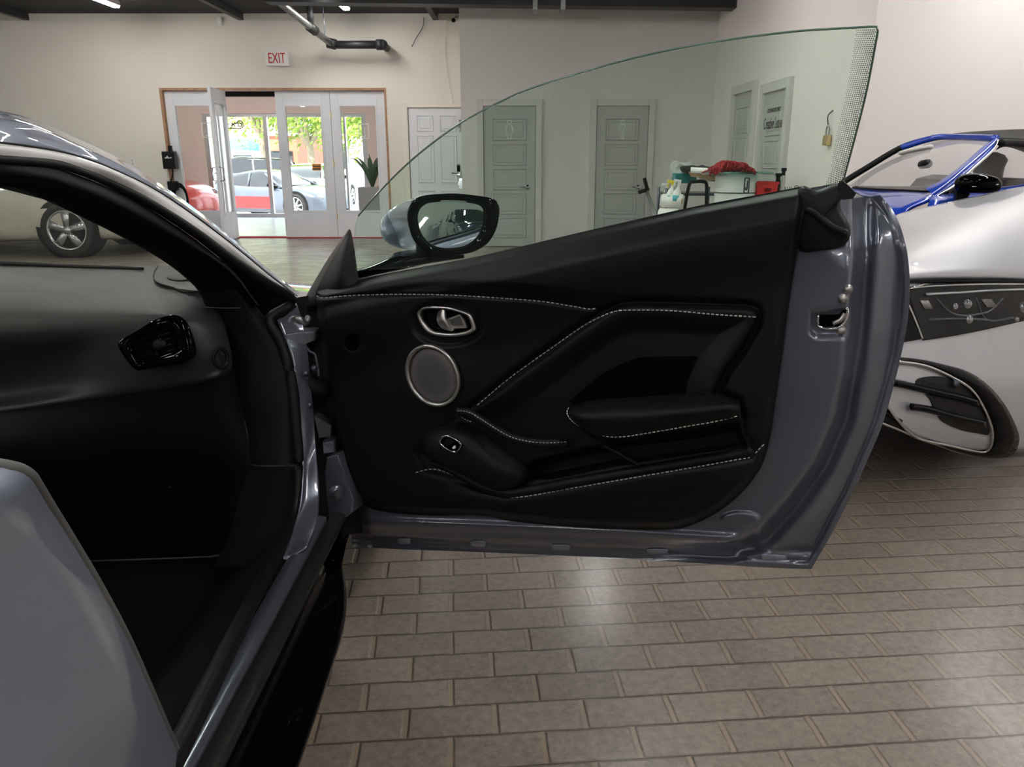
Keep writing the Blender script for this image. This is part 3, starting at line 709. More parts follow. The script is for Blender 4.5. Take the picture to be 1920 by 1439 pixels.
# trees
def tree(x, y, h, r, nl, label, mleaf='leaf', seedv=1, group=None):
    random.seed(seedv); t = thing('street_tree', label, 'tree', (x, y, GZ), group)
    bm = bmesh.new(); top = Vector((0, 0, h * .55)); tube([(0, 0, 0), (.1, 0, h * .25), (0, 0, h * .5)], lambda s: .22 - .08 * s, 10, bm)
    ends = []
    for k in range(9):
        a = k * 2.4; e = Vector((math.cos(a) * r * .7, math.sin(a) * r * .6, h * (.62 + .25 * random.random()))); tube([(0, 0, h * .42), e * .5 + Vector((0, 0, h * .28)), e], lambda s: .11 - .085 * s, 7, bm); ends.append(e)
    obj('trunk', bm, 'bark', t, True)
    bm = bmesh.new()
    for k in range(nl):
        e = random.choice(ends); p = e + Vector([random.gauss(0, r * .30) for _ in range(2)] + [random.gauss(0, h * .10)])
        n = Vector([random.gauss(0, 1) for _ in range(3)]).normalized(); a_ = n.orthogonal().normalized(); b_ = n.cross(a_); s = .07 + .08 * random.random()
        bm.faces.new([bm.verts.new(p + a_ * s), bm.verts.new(p + b_ * s * .5), bm.verts.new(p - a_ * s), bm.verts.new(p - b_ * s * .5)])
    obj('foliage', bm, mleaf, t, recalc=False)
tree(R(581, 300, 36).x, 36, 5.2, 2.6, 6000, 'spreading tree with yellow-green leaves seen through the third glass door', seedv=3)
tree(R(500, 300, 37.5).x - .3, 37.8, 6.2, 2.3, 5000, 'leafy tree right of the blue awning across the street', seedv=5)
tree(R(668, 300, 33).x + .6, 33.5, 5.0, 1.6, 3500, 'tree seen through the rightmost glass door', seedv=8)
# buildings
def bld(label, pl, pr, ptop, Y, m, extra=None):
    x0, x1 = px_x(pl, Y), px_x(pr, Y); z = R((pl + pr) / 2, ptop, Y).z
    t = thing('building', label, 'building', (0, 0, 0)); obj('facade', box(x0, x1, Y, Y + 6, GZ, z), m, t)
    bm = bmesh.new(); bx(bm, x0 - .1, x1 + .1, Y - .15, Y + 6, z, z + .25); obj('parapet', bm, 'trim_cream', t)
    bm = bmesh.new(); k = max(1, int((x1 - x0) / 2.2))
    for i in range(k): c_ = x0 + (i + .5) * (x1 - x0) / k; bx(bm, c_ - .6, c_ + .6, Y - .05, Y + .02, .6, min(2.4, z - .8))
    obj('shop_windows', bm, 'dark_glass', t); return t
bld('pale yellow building across the street behind the blue awning', 330, 500, 200, 52.5, 'build_yellow')
bld('red brick building across the street behind the trees', 502, 560, 255, 45, 'build_red')
bld('cream building far behind the rightmost tree', 600, 760, 240, 60, 'wall_warm')
aw = thing('awning', 'blue shop awning across the street', 'awning'); a0, a1 = px_x(418, 40), px_x(478, 40); z1, z0 = R(440, 258, 40).z, R(440, 283, 40).z
obj('canopy', slab([(a0, 40, z0), (a0, 41.5, z1), (a0, 41.6, z1), (a0, 41.6, z0)], (a1 - a0, 0, 0)), 'awning_blue', aw)
bm = bmesh.new(); bx(bm, a0, a1, 39.97, 40.02, z0 - .2, z0); obj('valance', bm, 'white_plastic', aw)
bm = bmesh.new(); cyl((a0 + .1, 40.1, GZ), (a0 + .1, 40.1, z0), .04, 8, bm); cyl((a1 - .1, 40.1, GZ), (a1 - .1, 40.1, z0), .04, 8, bm); obj('post', bm, 'aluminium', aw)
# plant in the entrance room
pl = thing('potted_plant', 'dark leafed plant in a grey planter behind the rightmost glass door', 'plant', (R(700, 380, 15.5).x, 15.5, 0))
obj('planter', box(-.25, .25, -.2, .2, 0, .75, .02), 'door_grey', pl)
bm = bmesh.new()
for k in range(13):
    a = k * 2.4; e = Vector((math.cos(a), math.sin(a) * .8, 0)); P = [Vector((0, 0, .72)), e * .18 + Vector((0, 0, 1.1)), e * .40 + Vector((0, 0, 1.28)), e * .62 + Vector((0, 0, 1.15 + .1 * (k % 3)))]
    tube(P, lambda s: .045 * math.sin(PI * min(.97, s + .12)) + .003, 6, bm, flat=(1, .15))
obj('leaves', bm, 'leaf_dark', pl, True)

# ================================================================== CORNER CLUTTER (about 10.5 m away)
YT = 8.0
def P3(px, py, Y=YT): return R(px, py, Y)
mp_ = thing('mop_pole', 'pair of grey poles with a black T handle leaning beside the man restroom door', 'mop')
bm = bmesh.new(); cyl(P3(1214, 358, 11.3), P3(1252, 455, 10.9), .012, 8, bm); cyl(P3(1211, 360, 11.33), P3(1244, 455, 11.0), .012, 8, bm); obj('pole', bm, 'aluminium', mp_, True)
bm = bmesh.new(); cyl(P3(1208, 334, 11.3), P3(1214, 356, 11.3), .026, 10, bm); cyl(P3(1198, 361, 11.25), P3(1216, 355, 11.35), .026, 10, bm); obj('grip', bm, 'black_plastic', mp_, True)
bm = bmesh.new(); q = P3(1250, 455, 10.9); bx(bm, q.x - .2, q.x + .2, 10.85, 10.98, .01, .12, .01); cyl((q.x, 10.9, .1), q, .012, 8, bm); obj('mop_head', bm, 'paper', mp_)
# cart
ct = thing('utility_cart', 'dark metal utility cart holding paper rolls and spray bottles', 'cart')
xa, xb = P3(1247, 380).x, P3(1345, 380).x
for x in (xa, xb):
    for y in (7.95, 8.4): obj('post', cyl((x, y, .05), (x, y, .98), .014, 8), 'dark_metal', ct, True)
for z in (.14, .52, .92):
    bm = bmesh.new(); bx(bm, xa, xb, 7.93, 8.42, z - .012, z + .012)
    if z < .9: 
        for y in (7.93, 8.41): bx(bm, xa, xb, y, y + .015, z, z + .05)
    obj('shelf', bm, 'dark_metal', ct)
obj('handle', tube([P3(1282, 402, 7.95), P3(1292, 348, 7.85), P3(1302, 341, 7.85), P3(1320, 341, 7.85), P3(1325, 350, 7.85), P3(1324, 402, 7.85)], .017, 8), 'black_plastic', ct, True)
def roll(px, py, rr, ln, label, Y=8.1, m='paper', dark=True):
    c_ = P3(px, py, Y); t = thing('paper_roll', label, 'paper roll'); bm = bmesh.new(); cyl(c_ + Vector((-ln, .05, 0)), c_ + Vector((0, -.05, 0)), rr, 24, bm); obj('paper', bm, m, t, True)
    obj('core', cyl(c_ + Vector((-.01, -.049, 0)), c_ + Vector((.004, -.052, 0)), rr * .38, 16), 'cardboard' if dark else 'ink', t, True)
roll(1277, 377, .066, .17, 'large white paper towel roll under the spray bottles', 7.8)
roll(1268, 402, .058, .15, 'white paper roll on the lower part of the cart', 7.8)
def spray(px, py, label, trig, Y=7.8, flip=1):
    c_ = P3(px, py, Y); t = thing('spray_bottle', label, 'bottle', c_)
    prof = [(.0, -.17), (.045, -.17), (.05, -.15), (.05, -.04), (.035, .0), (.017, .03), (.016, .06)]
    bm = bmesh.new(); rows = [[bm.verts.new((r_ * math.cos(k * PI / 8), r_ * .8 * math.sin(k * PI / 8), z)) for k in range(16)] for r_, z in prof[1:]]
    for a_ in range(len(rows) - 1):
        for k in range(16): bm.faces.new((rows[a_][k], rows[a_][(k + 1) % 16], rows[a_ + 1][(k + 1) % 16], rows[a_ + 1][k]))
    bm.faces.new(rows[0]); obj('bottle', bm, 'white_plastic', t, True)
    bm = bmesh.new(); bx(bm, -.02, .02, -.02, .02, .06, .085, .004); bx(bm, min(0, -.07 * flip), max(0, -.07 * flip) + .02, -.018, .018, .085, .12, .006); tube([(-.04 * flip, 0, .09), (-.055 * flip, 0, .06), (-.05 * flip, 0, .03)], .008, 6, bm)
    obj('trigger', bm, trig, t); obj('bottle_label', cyl((0, 0, -.14), (0, 0, -.07), .0508, 20), 'label_teal', t, True)
    t.rotation_euler = (0, .15, 0); t.scale = (.78, .78, .78)
spray(1259, 357, 'white spray bottle with a yellow trigger', 'yellow')
spray(1271, 356, 'white spray bottle with a white trigger and blue label', 'white_plastic', 7.75)
spray(1248, 362, 'plain white spray bottle behind the yellow trigger one', 'white_plastic', 8.2)
bm = bmesh.new(); q0, q1 = P3(1267, 325, 8.15), P3(1306, 344, 8.15); bx(bm, q0.x, q1.x, 8.15, 8.35, q1.z, q0.z, .01)
tag(obj('storage_bin', bm, 'teal_plastic'), 'teal plastic storage bin on the cart', 'bin')
bm = slab([P3(*p, 7.9) for p in ((1295, 323), (1303, 321), (1318, 328), (1332, 327), (1348, 330), (1348, 342), (1335, 338), (1325, 337), (1312, 333), (1300, 332))], (0, .12, 0))
tag(obj('cardboard_piece', bm, 'cardboard'), 'tan cardboard piece sticking out beside the teal bin', 'cardboard')
bm = bmesh.new(); q0, q1 = P3(1327, 328, 7.95), P3(1347, 341, 7.95); bx(bm, q0.x, q1.x, 8.05, 8.3, q1.z, q0.z); tag(obj('small_box', bm, 'paper'), 'small whitish box behind the cardboard piece', 'box')
def lump(name, outline, Y, dep, m, label, cat, seedv, amp=.03, cnt=2):
    P = [P3(*p, Y) for p in outline]; c_ = sum(P, Vector()) / len(P); bm = dome([p for p in P], (0, -1, 0), dep / 2, 60, 10, .1); b2 = dome([p for p in P], (0, 1, 0), dep / 2, 60, 10, .1)
    me = bpy.data.meshes.new('t'); b2.to_mesh(me); bm.from_mesh(me); b2.free(); bmesh.ops.remove_doubles(bm, verts=bm.verts, dist=.0005)
    for v in bm.verts:
        n = noise.noise_vector(v.co * 14 + Vector((seedv, 0, 0))); v.co += n * amp
    return tag(obj(name, bm, m, None, True), label, cat)
lump('plastic_bag', [(1259, 312), (1265, 303), (1280, 303), (1296, 304), (1303, 312), (1298, 322), (1285, 326), (1272, 332), (1259, 330)], 8.4, .3, 'clear_plastic', 'bunched clear plastic bags at the back of the cart', 'bag', 3)
lump('cloth_bundle', [(1276, 314), (1290, 311), (1310, 312), (1328, 312), (1330, 320), (1310, 324), (1285, 324), (1277, 320)], 8.1, .25, 'soft_top', 'black cloth bundle on top of the cart', 'cloth', 5, .02)
tag(obj('white_tube', cyl(P3(1295, 319, 7.9), P3(1338, 321, 7.85), .028, 14), 'paper', None, True), 'white rolled tube lying in front of the black cloth', 'tube')
# glass topped drum table
tb = thing('glass_table', 'round glass topped table on a white drum base', 'table')
tz = P3(1390, 323, 7.8).z; tcx = P3(1391, 330, 7.8).x
obj('glass_top', cyl((tcx, 7.85, tz - .012), (tcx, 7.85, tz + .004), .31, 48), 'teal_glass', tb, True)
bm = bmesh.new(); cyl((tcx - .04, 7.85, 0), (tcx - .04, 7.85, tz - .015), 0.20, 40, bm); obj('drum', bm, 'white_plastic', tb, True)
obj('drum_band', cyl((tcx - .04, 7.85, P3(1380, 364, 7.6).z), (tcx - .04, 7.85, P3(1380, 364, 7.6).z + .01), 0.203, 40), 'ink', tb, True)
hh = P3(1400, 348, 7.6); bm = bmesh.new()
for a_, b_ in (((-.021, -.068), (-.021, .068)), ((.021, -.068), (.021, .068)), ((-.021, .068), (.021, .068)), ((-.021, -.068), (.021, -.068)), ((.006, -.038), (.006, .045)), ((-.008, -.041), (.006, -.041)), ((-.008, -.041), (-.008, -.015))):
    cyl(hh + Vector((a_[0], 0, a_[1])), hh + Vector((b_[0], 0, b_[1])), .006, 6, bm)
obj('drum_logo', bm, 'ink', tb)
# red microfibre mop
rm = thing('red_duster', 'fluffy dark red duster lying on the glass table', 'duster')
random.seed(4); bm = bmesh.new()
o_ = [(1336, 322), (1342, 309), (1352, 303), (1365, 302), (1380, 306), (1398, 308), (1409, 315), (1408, 321), (1390, 323), (1360, 323)]
Pm = [P3(*p, 7.75) for p in o_]
for k in range(520):
    a_ = random.random(); b_ = random.random(); x = Pm[0].x + (Pm[6].x - Pm[0].x) * a_; zt = P3(1340, 322 - (19 - 10 * abs(a_ - .3)) * (1 - (2 * a_ - 1) ** 4), 7.75).z; z = tz + .01 + (zt - tz) * (1 - b_ * b_ * .6)
    p = Vector((x, 7.75 + random.uniform(-.11, .11), z)); d = Vector((random.gauss(0, .03), -.03 + random.gauss(0, .02), -.02 - random.random() * .03)); tube([p, p + d * .6 + Vector((0, 0, .008)), p + d], .007, 5, bm, n=4)
obj('fringe', bm, 'red_fabric', rm, True)
obj('duster_core', dome([p + Vector((0, .05, 0)) for p in Pm], (0, -1, 0), .09, 40, 6, .3), 'red_fabric', rm, True)
cr_ = thing('crate', 'red plastic crate beside the white drum table', 'crate'); q0, q1 = P3(1421, 341, 7.7), P3(1457, 366, 7.7)
bm = bmesh.new(); hx0, hx1, hz0, hz1 = P3(1433, 352, 7.7).x, P3(1447, 352, 7.7).x, P3(1440, 360, 7.7).z, P3(1440, 353, 7.7).z
for (a0, a1, b0, b1) in ((q0.x, hx0, .35, q0.z), (hx1, q1.x, .35, q0.z), (hx0, hx1, .35, hz0), (hx0, hx1, hz1, q0.z)): bx(bm, a0, a1, 7.7, 7.715, b0, b1)
bx(bm, q0.x, q0.x + .012, 7.715, 8., .35, q0.z); bx(bm, q1.x - .012, q1.x, 7.715, 8., .35, q0.z); bx(bm, q0.x, q1.x, 7.985, 8., .35, q0.z); bx(bm, q0.x, q1.x, 7.7, 8., .35, .365); bx(bm, q0.x - .01, q1.x + .01, 7.69, 7.71, q0.z - .02, q0.z)
obj('crate_shell', bm, 'red_plastic', cr_)
stl = thing('stool', 'low grey stand that carries the red crate and the black bottles', 'stand'); bm = bmesh.new(); bx(bm, q0.x - .02, q1.x + .3, 7.65, 8.05, .32, .349); obj('stand_top', bm, 'door_grey', stl)
for x in (q0.x, q1.x + .26):
    for y in (7.67, 8.01): obj('leg', box(x, x + .03, y, y + .03, 0, .32), 'door_grey', stl)
def pump(px0, px1, pt_, label, m):
    a_, b_ = P3(px0, pt_, 7.75), P3(px1, pt_, 7.75); t = thing('polisher_bottle', label, 'bottle'); w = (b_.x - a_.x) / 2; cx_ = (a_.x + b_.x) / 2
    obj('bottle', cyl((cx_, 7.8, .35), (cx_, 7.8, a_.z - .06), w, 16), m, t, True); bm = bmesh.new(); cyl((cx_, 7.8, a_.z - .06), (cx_, 7.8, a_.z - .02), w * .8, 16, bm); bx(bm, cx_ - w, cx_ + w * 1.1, 7.78, 7.82, a_.z - .02, a_.z + .01, .004); obj('cap', bm, 'black_plastic', t, True)
pump(1458, 1468, 327, 'tall black bottle right of the red crate', 'black_plastic')
pump(1469, 1477, 317, 'clear bottle with a black cap behind the black bottle', 'clear_plastic')

# ================================================================== OTHER CARS IN THE SHOWROOM
car('beige car with silver five-spoke wheels seen through the windscreen', 'car', 'sedan', 'beige_paint', (R(132, 425, 10.6).x - 1.36, 11.35, 0), 0, 4.6, 1.9, .36, 5, wide=.36)
car('dark navy car parked behind the camera, seen in the door mirror', 'car', 'suv', 'dark_navy', (.75, -6.1, 0), math.radians(82), 4.7, 1.95, .38)

# ------------------------------------------------------------------ silver car nose (right)
sv = thing('silver_car', 'silver car with black headlamp at the right edge, behind the open door', 'car')
def Yb(px, py):
    prof = float(np.interp(py, [525, 560, 600, 660, 720, 790, 830, 870], [.11, .085, .06, -.005, -.055, -.05, -.01, .12]))
    return 2.72 + (px - 1690) * .0017 + max(0, px - 1850) ** 2 * .0000035 + max(0, 1640 - px) ** 2 * .000009 + prof
def SB(px, py, off=0.0): return R(px, py, Yb(px, py) - off)
SBX = Vector((.47, .88, 0))
hood = [[(1300, 470, 4.6), (1440, 452, 4.1), (1560, 438, 4.0), (1640, 424, 4.0), (1690, 407, 4.0), (1760, 390, 4.1), (1840, 373, 4.25), (1930, 355, 4.4), (2200, 320, 4.8)],
        [(1300, 500, 4.3), (1440, 482, 3.8), (1560, 466, 3.6), (1640, 452, 3.6), (1690, 440, 3.6), (1760, 423, 3.65), (1840, 405, 3.78), (1930, 392, 3.92), (2200, 370, 4.3)],
        [(1300, 530, 4.05), (1440, 518, 3.3), (1560, 507, 3.0), (1640, 498, 3.05), (1700, 487, 3.1), (1780, 476, 3.22), (1860, 470, 3.34), (1930, 470, 3.45), (2200, 465, 3.85)],
        [(1300, 540, Yb(1300, 533)), (1440, 537, Yb(1440, 533)), (1560, 533, Yb(1560, 533)), (1640, 529, 2.78), (1700, 526, 2.86), (1780, 524, 2.99), (1860, 524, 3.12), (1930, 526, 3.24), (2200, 530, 3.6)]]
solid(obj('hood', loft([[R(*p) for p in r_] for r_ in hood], 44, 30), 'silver_paint', sv, True), .02)
botl = lambda px: float(np.interp(px, [1300, 1640, 1720, 1790, 1840, 1900, 2000, 2200], [700, 782, 822, 848, 859, 850, 845, 840]))
rows = []
for k in range(26):
    r_ = []
    for px in np.linspace(1300, 2200, 66):
        py = 533 + (botl(px) - 533) * k / 25; r_.append(SB(px, py))
    rows.append(r_)
solid(obj('bumper', grid(rows), 'silver_paint', sv, True), .006, 0)
fl = [[Vector(rows[i][-1]) + SBX * s for s in (0, .3, .7, 1.1)] for i in (0, 8, 16, 25)]
solid(obj('fender', loft(fl, 10, 10), 'silver_paint', sv, True), .02)
g0 = [Vector((1.1, 2.95, .19)), Vector((1.95, 3.25, .19)), Vector((2.0, 3.35, .19)) + SBX * 1.1, Vector((.95, 3.5, .19)) + SBX * 1.1]
obj('underbody', slab(g0, (0, 0, .52)), 'black_plastic', sv)
bm = bmesh.new(); wc = Vector((2.35, 3.9, .37)); cyl(wc, wc + Vector((-.2, .12, 0)), .37, 32, bm); obj('wheel', bm, 'tyre', sv, True)
bm = bmesh.new(); wc2 = Vector((1.05, 4.4, .37)); cyl(wc2, wc2 + Vector((-.2, .12, 0)), .37, 32, bm); obj('wheel', bm, 'tyre', sv, True)
def over(name, poly, off, m, parent, thick=.008, sub=1, bev=0, dens=10):
    """thin trim piece hugging the bumper surface"""
    P = closed_cr([(a, b, 0) for a, b in poly], 64) if sub else [Vector((a, b, 0)) for a, b in poly]
    bm = bmesh.new(); vs = [bm.verts.new(p) for p in P]; f = bm.faces.new(vs)
    bmesh.ops.triangulate(bm, faces=[f]); 
    for _ in range(2): bmesh.ops.subdivide_edges(bm, edges=[e for e in bm.edges if e.calc_length() > 25], cuts=2, use_grid_fill=False); bmesh.ops.triangulate(bm, faces=bm.faces)
    for v in bm.verts: v.co = SB(v.co.x, v.co.y, off)
    o = obj(name, bm, m, parent); solid(o, thick, 0); return o
def line(name, pts, off, r, m, parent, flat=None, sb=SB):
    return obj(name, tube([sb(a, b, off) for a, b in pts], r, 8, flat=flat), m, parent, True)
hl = over('headlamp', [(1702, 540), (1745, 533), (1800, 531), (1870, 530), (1980, 530), (1985, 560), (1980, 588), (1920, 602), (1850, 618), (1790, 630), (1732, 639), (1715, 612), (1702, 575)], .012, 'headlamp_black', sv, sub=0)
line('running_light', [(1738, 552), (1800, 549), (1860, 545), (1975, 541)], .024, .0075, 'silver_paint', hl, (1, .6))
line('chrome_trim', [(1702, 541), (1760, 536), (1860, 533), (1980, 534)], .02, .004, 'chrome', hl)
for (a, b, c_, d_) in ((1726, 564, 1748, 580), (1841, 562, 1868, 576)):
    bm = bmesh.new()
    for k in range(6):
        t = k / 5; tube([SB(a + (c_ - a) * t * .6, b, .022), SB(a + (c_ - a) * (t * .6 + .4), d_, .022)], .0028, 6, bm, smooth=False)
    obj('reflector', bm, 'satin_metal', hl, True)
for (a, b, r_) in ((1812, 571, .02), (1790, 575, .013), (1917, 577, .024), (1905, 600, .012), (1815, 600, .018)):
    bm = bmesh.new(); uvs(bm, SB(a, b, .016), r_, 32, (1, .8, 1)); p = obj('projector_lens', bm, 'lamp_clear', hl, True)
for p in ([(1755, 560), (1790, 590), (1850, 586), (1880, 560)], [(1740, 600), (1800, 598), (1850, 600)], [(1830, 560), (1850, 600), (1900, 596)]): line('lamp_ridge', p, .018, .004, 'dark_metal', hl)
# clear domed lens over the lamp
lt_ = [(1702, 541), (1745, 535), (1800, 533), (1870, 532), (1978, 533)]; lb_ = [(1732, 636), (1790, 628), (1850, 616), (1920, 600), (1976, 588)]
La, Lb = cr([(a, b, 0) for a, b in lt_], 40), cr([(a, b, 0) for a, b in lb_], 40)
obj('headlamp_lens', grid([[SB(La[i].lerp(Lb[i], t).x, La[i].lerp(Lb[i], t).y, .028 + .035 * math.sin(PI * (t * .8 + .1)) ** .7) for i in range(40)] for t in [k / 16 for k in range(17)]]), 'lens_glass', hl, True)
over('grille_panel', [(1560, 552), (1640, 543), (1697, 537), (1712, 590), (1730, 636), (1690, 643), (1640, 650), (1560, 660)], .010, 'gloss_black', sv, sub=0)
line('grille_trim', [(1702, 570), (1715, 600), (1729, 636)], .016, .005, 'chrome', sv)
line('grille_trim', [(1640, 546), (1697, 541), (1735, 533)], .016, .004, 'chrome', sv)
line('hood_gap', [(1640, 532), (1700, 529), (1800, 528), (1980, 529)], .004, .006, 'gloss_black', sv)
Co = [(1640, 672), (1683, 672), (1725, 676), (1763, 684), (1810, 697), (1848, 721), (1881, 758), (1907, 810), (1906, 839), (1891, 855), (1843, 857), (1796, 846)]
Ci = [(1640, 677), (1683, 678), (1720, 683), (1749, 691), (1787, 709), (1820, 730), (1843, 763), (1860, 806), (1857, 839), (1839, 848), (1780, 836), (1721, 822)]
n_c = 50; A_ = cr([(a, b, 0) for a, b in Co], n_c); B_ = cr([(a, b, 0) for a, b in Ci], n_c)
rows = [[SB(A_[i].lerp(B_[i], t).x, A_[i].lerp(B_[i], t).y, .012 + .012 * math.sin(PI * t)) for i in range(n_c)] for t in (0, .2, .4, .6, .8, 1)]
solid(obj('intake_surround', grid(rows), 'gloss_black', sv, True), .01, 0)
line('chrome_trim', Ci[1:] + [(1685, 790), (1659, 756)], .026, .0055, 'chrome', sv)
cav = over('intake_cavity', [(1716, 716), (1745, 706), (1785, 712), (1818, 734), (1840, 765), (1854, 812), (1830, 812), (1800, 806), (1768, 792), (1752, 772), (1742, 748)], .006, 'black_plastic', sv, sub=1)
over('intake_cavity', [(1560, 690), (1600, 710), (1650, 752), (1718, 820), (1702, 820), (1640, 796), (1560, 770)], .008, 'gloss_black', sv, sub=0)
def blade(pts, w):
    rows = [[SB(a, b + dy, .02 + o_) for (a, b), k in zip(pts, range(len(pts)))] for dy, o_ in ((-w, 0), (-w * .3, .022), (w * .5, .018), (w, 0))]
    solid(obj('blade', loft(rows, 20, 8), 'gloss_black', sv, True), .006, 0)
    line('blade_edge', [(a, b + w * .9) for a, b in pts], .026, .0028, 'chrome', sv)
blade([(1674, 718), (1700, 723), (1750, 735), (1800, 746), (1836, 757)], 6)
blade([(1706, 763), (1740, 768), (1790, 782), (1849, 796)], 6)
bm = bmesh.new(); c_ = SB(1790, 719, .012); cyl(c_, c_ - SBX * .014, .017, 20, bm); cyl(c_, c_ - SBX * .02, .009, 16, bm); obj('parking_sensor', bm, 'dark_metal', sv, True)
line('chrome_trim', [(1600, 778), (1645, 791), (1685, 806), (1712, 818)], .02, .005, 'chrome', sv)
line('splitter', [(1600, 770), (1650, 772), (1690, 790)], .02, .006, 'gloss_black', sv)

# ------------------------------------------------------------------ blue convertible (far right)
bc = thing('blue_convertible', 'blue convertible with a black soft top behind the silver car', 'car')
def LR(*rows, nu=20, nv=14): return loft([[R(*p) for p in r_] for r_ in rows], nu, nv)
wt = [(1752, 262, 5.75), (1790, 261, 5.5), (1830, 262, 5.2), (1866, 266, 4.95)]; wb_ = [(1586, 349, 5.95), (1640, 353, 5.4), (1690, 355, 4.95), (1742, 358, 4.6)]
wm = [(1668, 300, 5.85), (1715, 298, 5.4), (1762, 300, 5.05), (1808, 310, 4.75)]
obj('windscreen', LR(wt, wm, wb_), 'lamp_glass', bc, True)
def bt(name, pts, r_, m, flat=None): return obj(name, tube([R(*p) for p in pts], r_, 10, flat=flat), m, bc, True)
obj('windscreen_pillar', LR([(1860, 262, 4.97), (1840, 277, 4.9), (1800, 312, 4.74), (1765, 338, 4.62), (1735, 353, 4.56)], [(1868, 259, 4.93), (1850, 280, 4.84), (1812, 312, 4.68), (1778, 340, 4.56), (1745, 362, 4.5)], [(1874, 264, 4.92), (1857, 284, 4.86), (1820, 318, 4.7), (1786, 346, 4.57), (1755, 371, 4.5)], nu=24, nv=8), 'blue_paint', bc, True)
bt('chrome_trim', [(1872, 262, 4.9), (1860, 283, 4.85), (1822, 318, 4.69), (1790, 347, 4.56), (1742, 376, 4.48)], .008, 'chrome')
bt('windscreen_header', [(1690, 277, 5.85), (1750, 259, 5.72), (1790, 257, 5.5), (1830, 258, 5.2), (1868, 260, 4.95)], .022, 'blue_paint')
bt('far_pillar', [(1576, 345, 5.95), (1620, 318, 5.93), (1690, 277, 5.85), (1752, 258, 5.75)], .022, 'black_plastic')
solid(obj('soft_top', LR([(1740, 257, 5.75), (1800, 249, 5.9), (1860, 245, 6.0), (1960, 242, 6.3)], [(1800, 256, 5.45), (1853, 247, 5.5), (1900, 244, 5.6), (1960, 243, 5.8)], [(1866, 258, 4.95), (1890, 259, 5.0), (1925, 262, 5.1), (1960, 268, 5.2)]), 'soft_top', bc, True), .02)
bt('window_seal', [(1876, 268, 4.9), (1900, 268, 4.98), (1930, 272, 5.06), (1965, 285, 5.15)], .02, 'black_rubber')
obj('side_window', LR([(1872, 268, 4.92), (1900, 270, 4.98), (1965, 286, 5.15)], [(1785, 352, 4.6), (1850, 350, 4.75), (1965, 345, 5.0)]), 'lamp_glass', bc, True)
bt('interior_seat', [(1850, 345, 5.3), (1853, 320, 5.35), (1862, 300, 5.4)], .09, 'black_plastic', (1, .8))
bt('interior_seat', [(1880, 352, 5.0), (1960, 346, 5.2)], .05, 'black_plastic')
obj('cabin_interior', slab([R(*p) for p in ((1768, 364, 4.72), (1790, 338, 4.78), (1822, 330, 4.85), (1905, 334, 5.05), (1980, 338, 5.25), (1980, 352, 5.25), (1880, 356, 5.0))], (.02, .5, 0)), 'black_plastic', bc)
obj('top_lining', LR([(1878, 268, 4.98), (1915, 270, 5.1), (1980, 288, 5.3)], [(1866, 282, 5.2), (1895, 277, 5.4), (1980, 310, 5.6)], nu=14, nv=6), 'soft_top', bc, True)
bt('quarter_trim', [(1772, 362, 4.6), (1800, 330, 4.7), (1812, 320, 4.74)], .02, 'black_plastic')
bt('belt_trim', [(1745, 374, 4.48), (1800, 364, 4.6), (1880, 352, 4.85), (1970, 345, 5.05)], .010, 'chrome')
bt('dashboard', [(1605, 354, 5.85), (1660, 355, 5.35), (1740, 356, 4.78)], .035, 'black_plastic', (1, .6))
bt('rear_view_mirror', [(1729, 309, 5.2), (1740, 307, 5.15)], .035, 'black_plastic', (1.0, .8))
bt('sun_visor', [(1690, 287, 5.75), (1720, 280, 5.6), (1745, 275, 5.5)], .03, 'trim_grey', (1, .5))
solid(obj('bonnet', LR([(1578, 352, 6.0), (1640, 357, 5.42), (1690, 359, 4.96), (1748, 362, 4.52)], [(1560, 366, 5.7), (1620, 372, 5.1), (1670, 370, 4.75), (1742, 372, 4.42)], [(1540, 385, 5.2), (1600, 400, 4.7), (1650, 395, 4.5), (1700, 392, 4.35)], [(1540, 410, 5.0), (1600, 440, 4.5), (1650, 430, 4.35), (1700, 425, 4.25)]), 'blue_paint', bc, True), .02)
solid(obj('body_side', LR([(1742, 374, 4.47), (1800, 366, 4.62), (1880, 354, 4.87), (1980, 346, 5.07)], [(1735, 395, 4.36), (1800, 388, 4.5), (1880, 378, 4.76), (1980, 368, 5.0)], [(1700, 470, 4.3), (1800, 470, 4.5), (1880, 470, 4.76), (1980, 470, 5.0)]), 'blue_paint', bc, True), .02)
g0 = [Vector((2.2, 5.9, .2)), Vector((2.4, 4.95, .2)), Vector((4.6, 5.5, .2)), Vector((4.4, 6.45, .2))]
obj('underbody', slab(g0, (0, 0, .55)), 'black_plastic', bc)
for x, y in ((2.9, 4.95), (4.2, 5.35)): obj('wheel', cyl((x, y, .34), (x - .08, y + .2, .34), .34, 24), 'tyre', bc, True)
mb = obj('side_mirror', dome([R(*p, 4.42) for p in ((1792, 350), (1795, 335), (1812, 326), (1840, 325), (1866, 332), (1875, 345), (1870, 357), (1850, 363), (1820, 363), (1800, 361))], (.0, -1, 0), .08, 40, 8, .35), 'gloss_black', bc, True)
obj('mirror_foot', slab([R(*p, 4.44) for p in ((1793, 348), (1822, 360), (1812, 376), (1792, 379))], (.02, .06, 0), bev=.006), 'black_plastic', mb)
obj('mirror_back', dome([R(*p, 4.42) for p in ((1792, 350), (1795, 335), (1812, 326), (1840, 325), (1866, 332), (1875, 345), (1870, 357), (1850, 363), (1820, 363), (1800, 361))], (.0, 1, 0), .05, 40, 6, .6), 'gloss_black', mb, True)
line('mirror_trim', [(1822, 350), (1850, 348), (1872, 346)], 0, .004, 'chrome', mb, sb=lambda a, b, o_: R(a, b, 4.345))

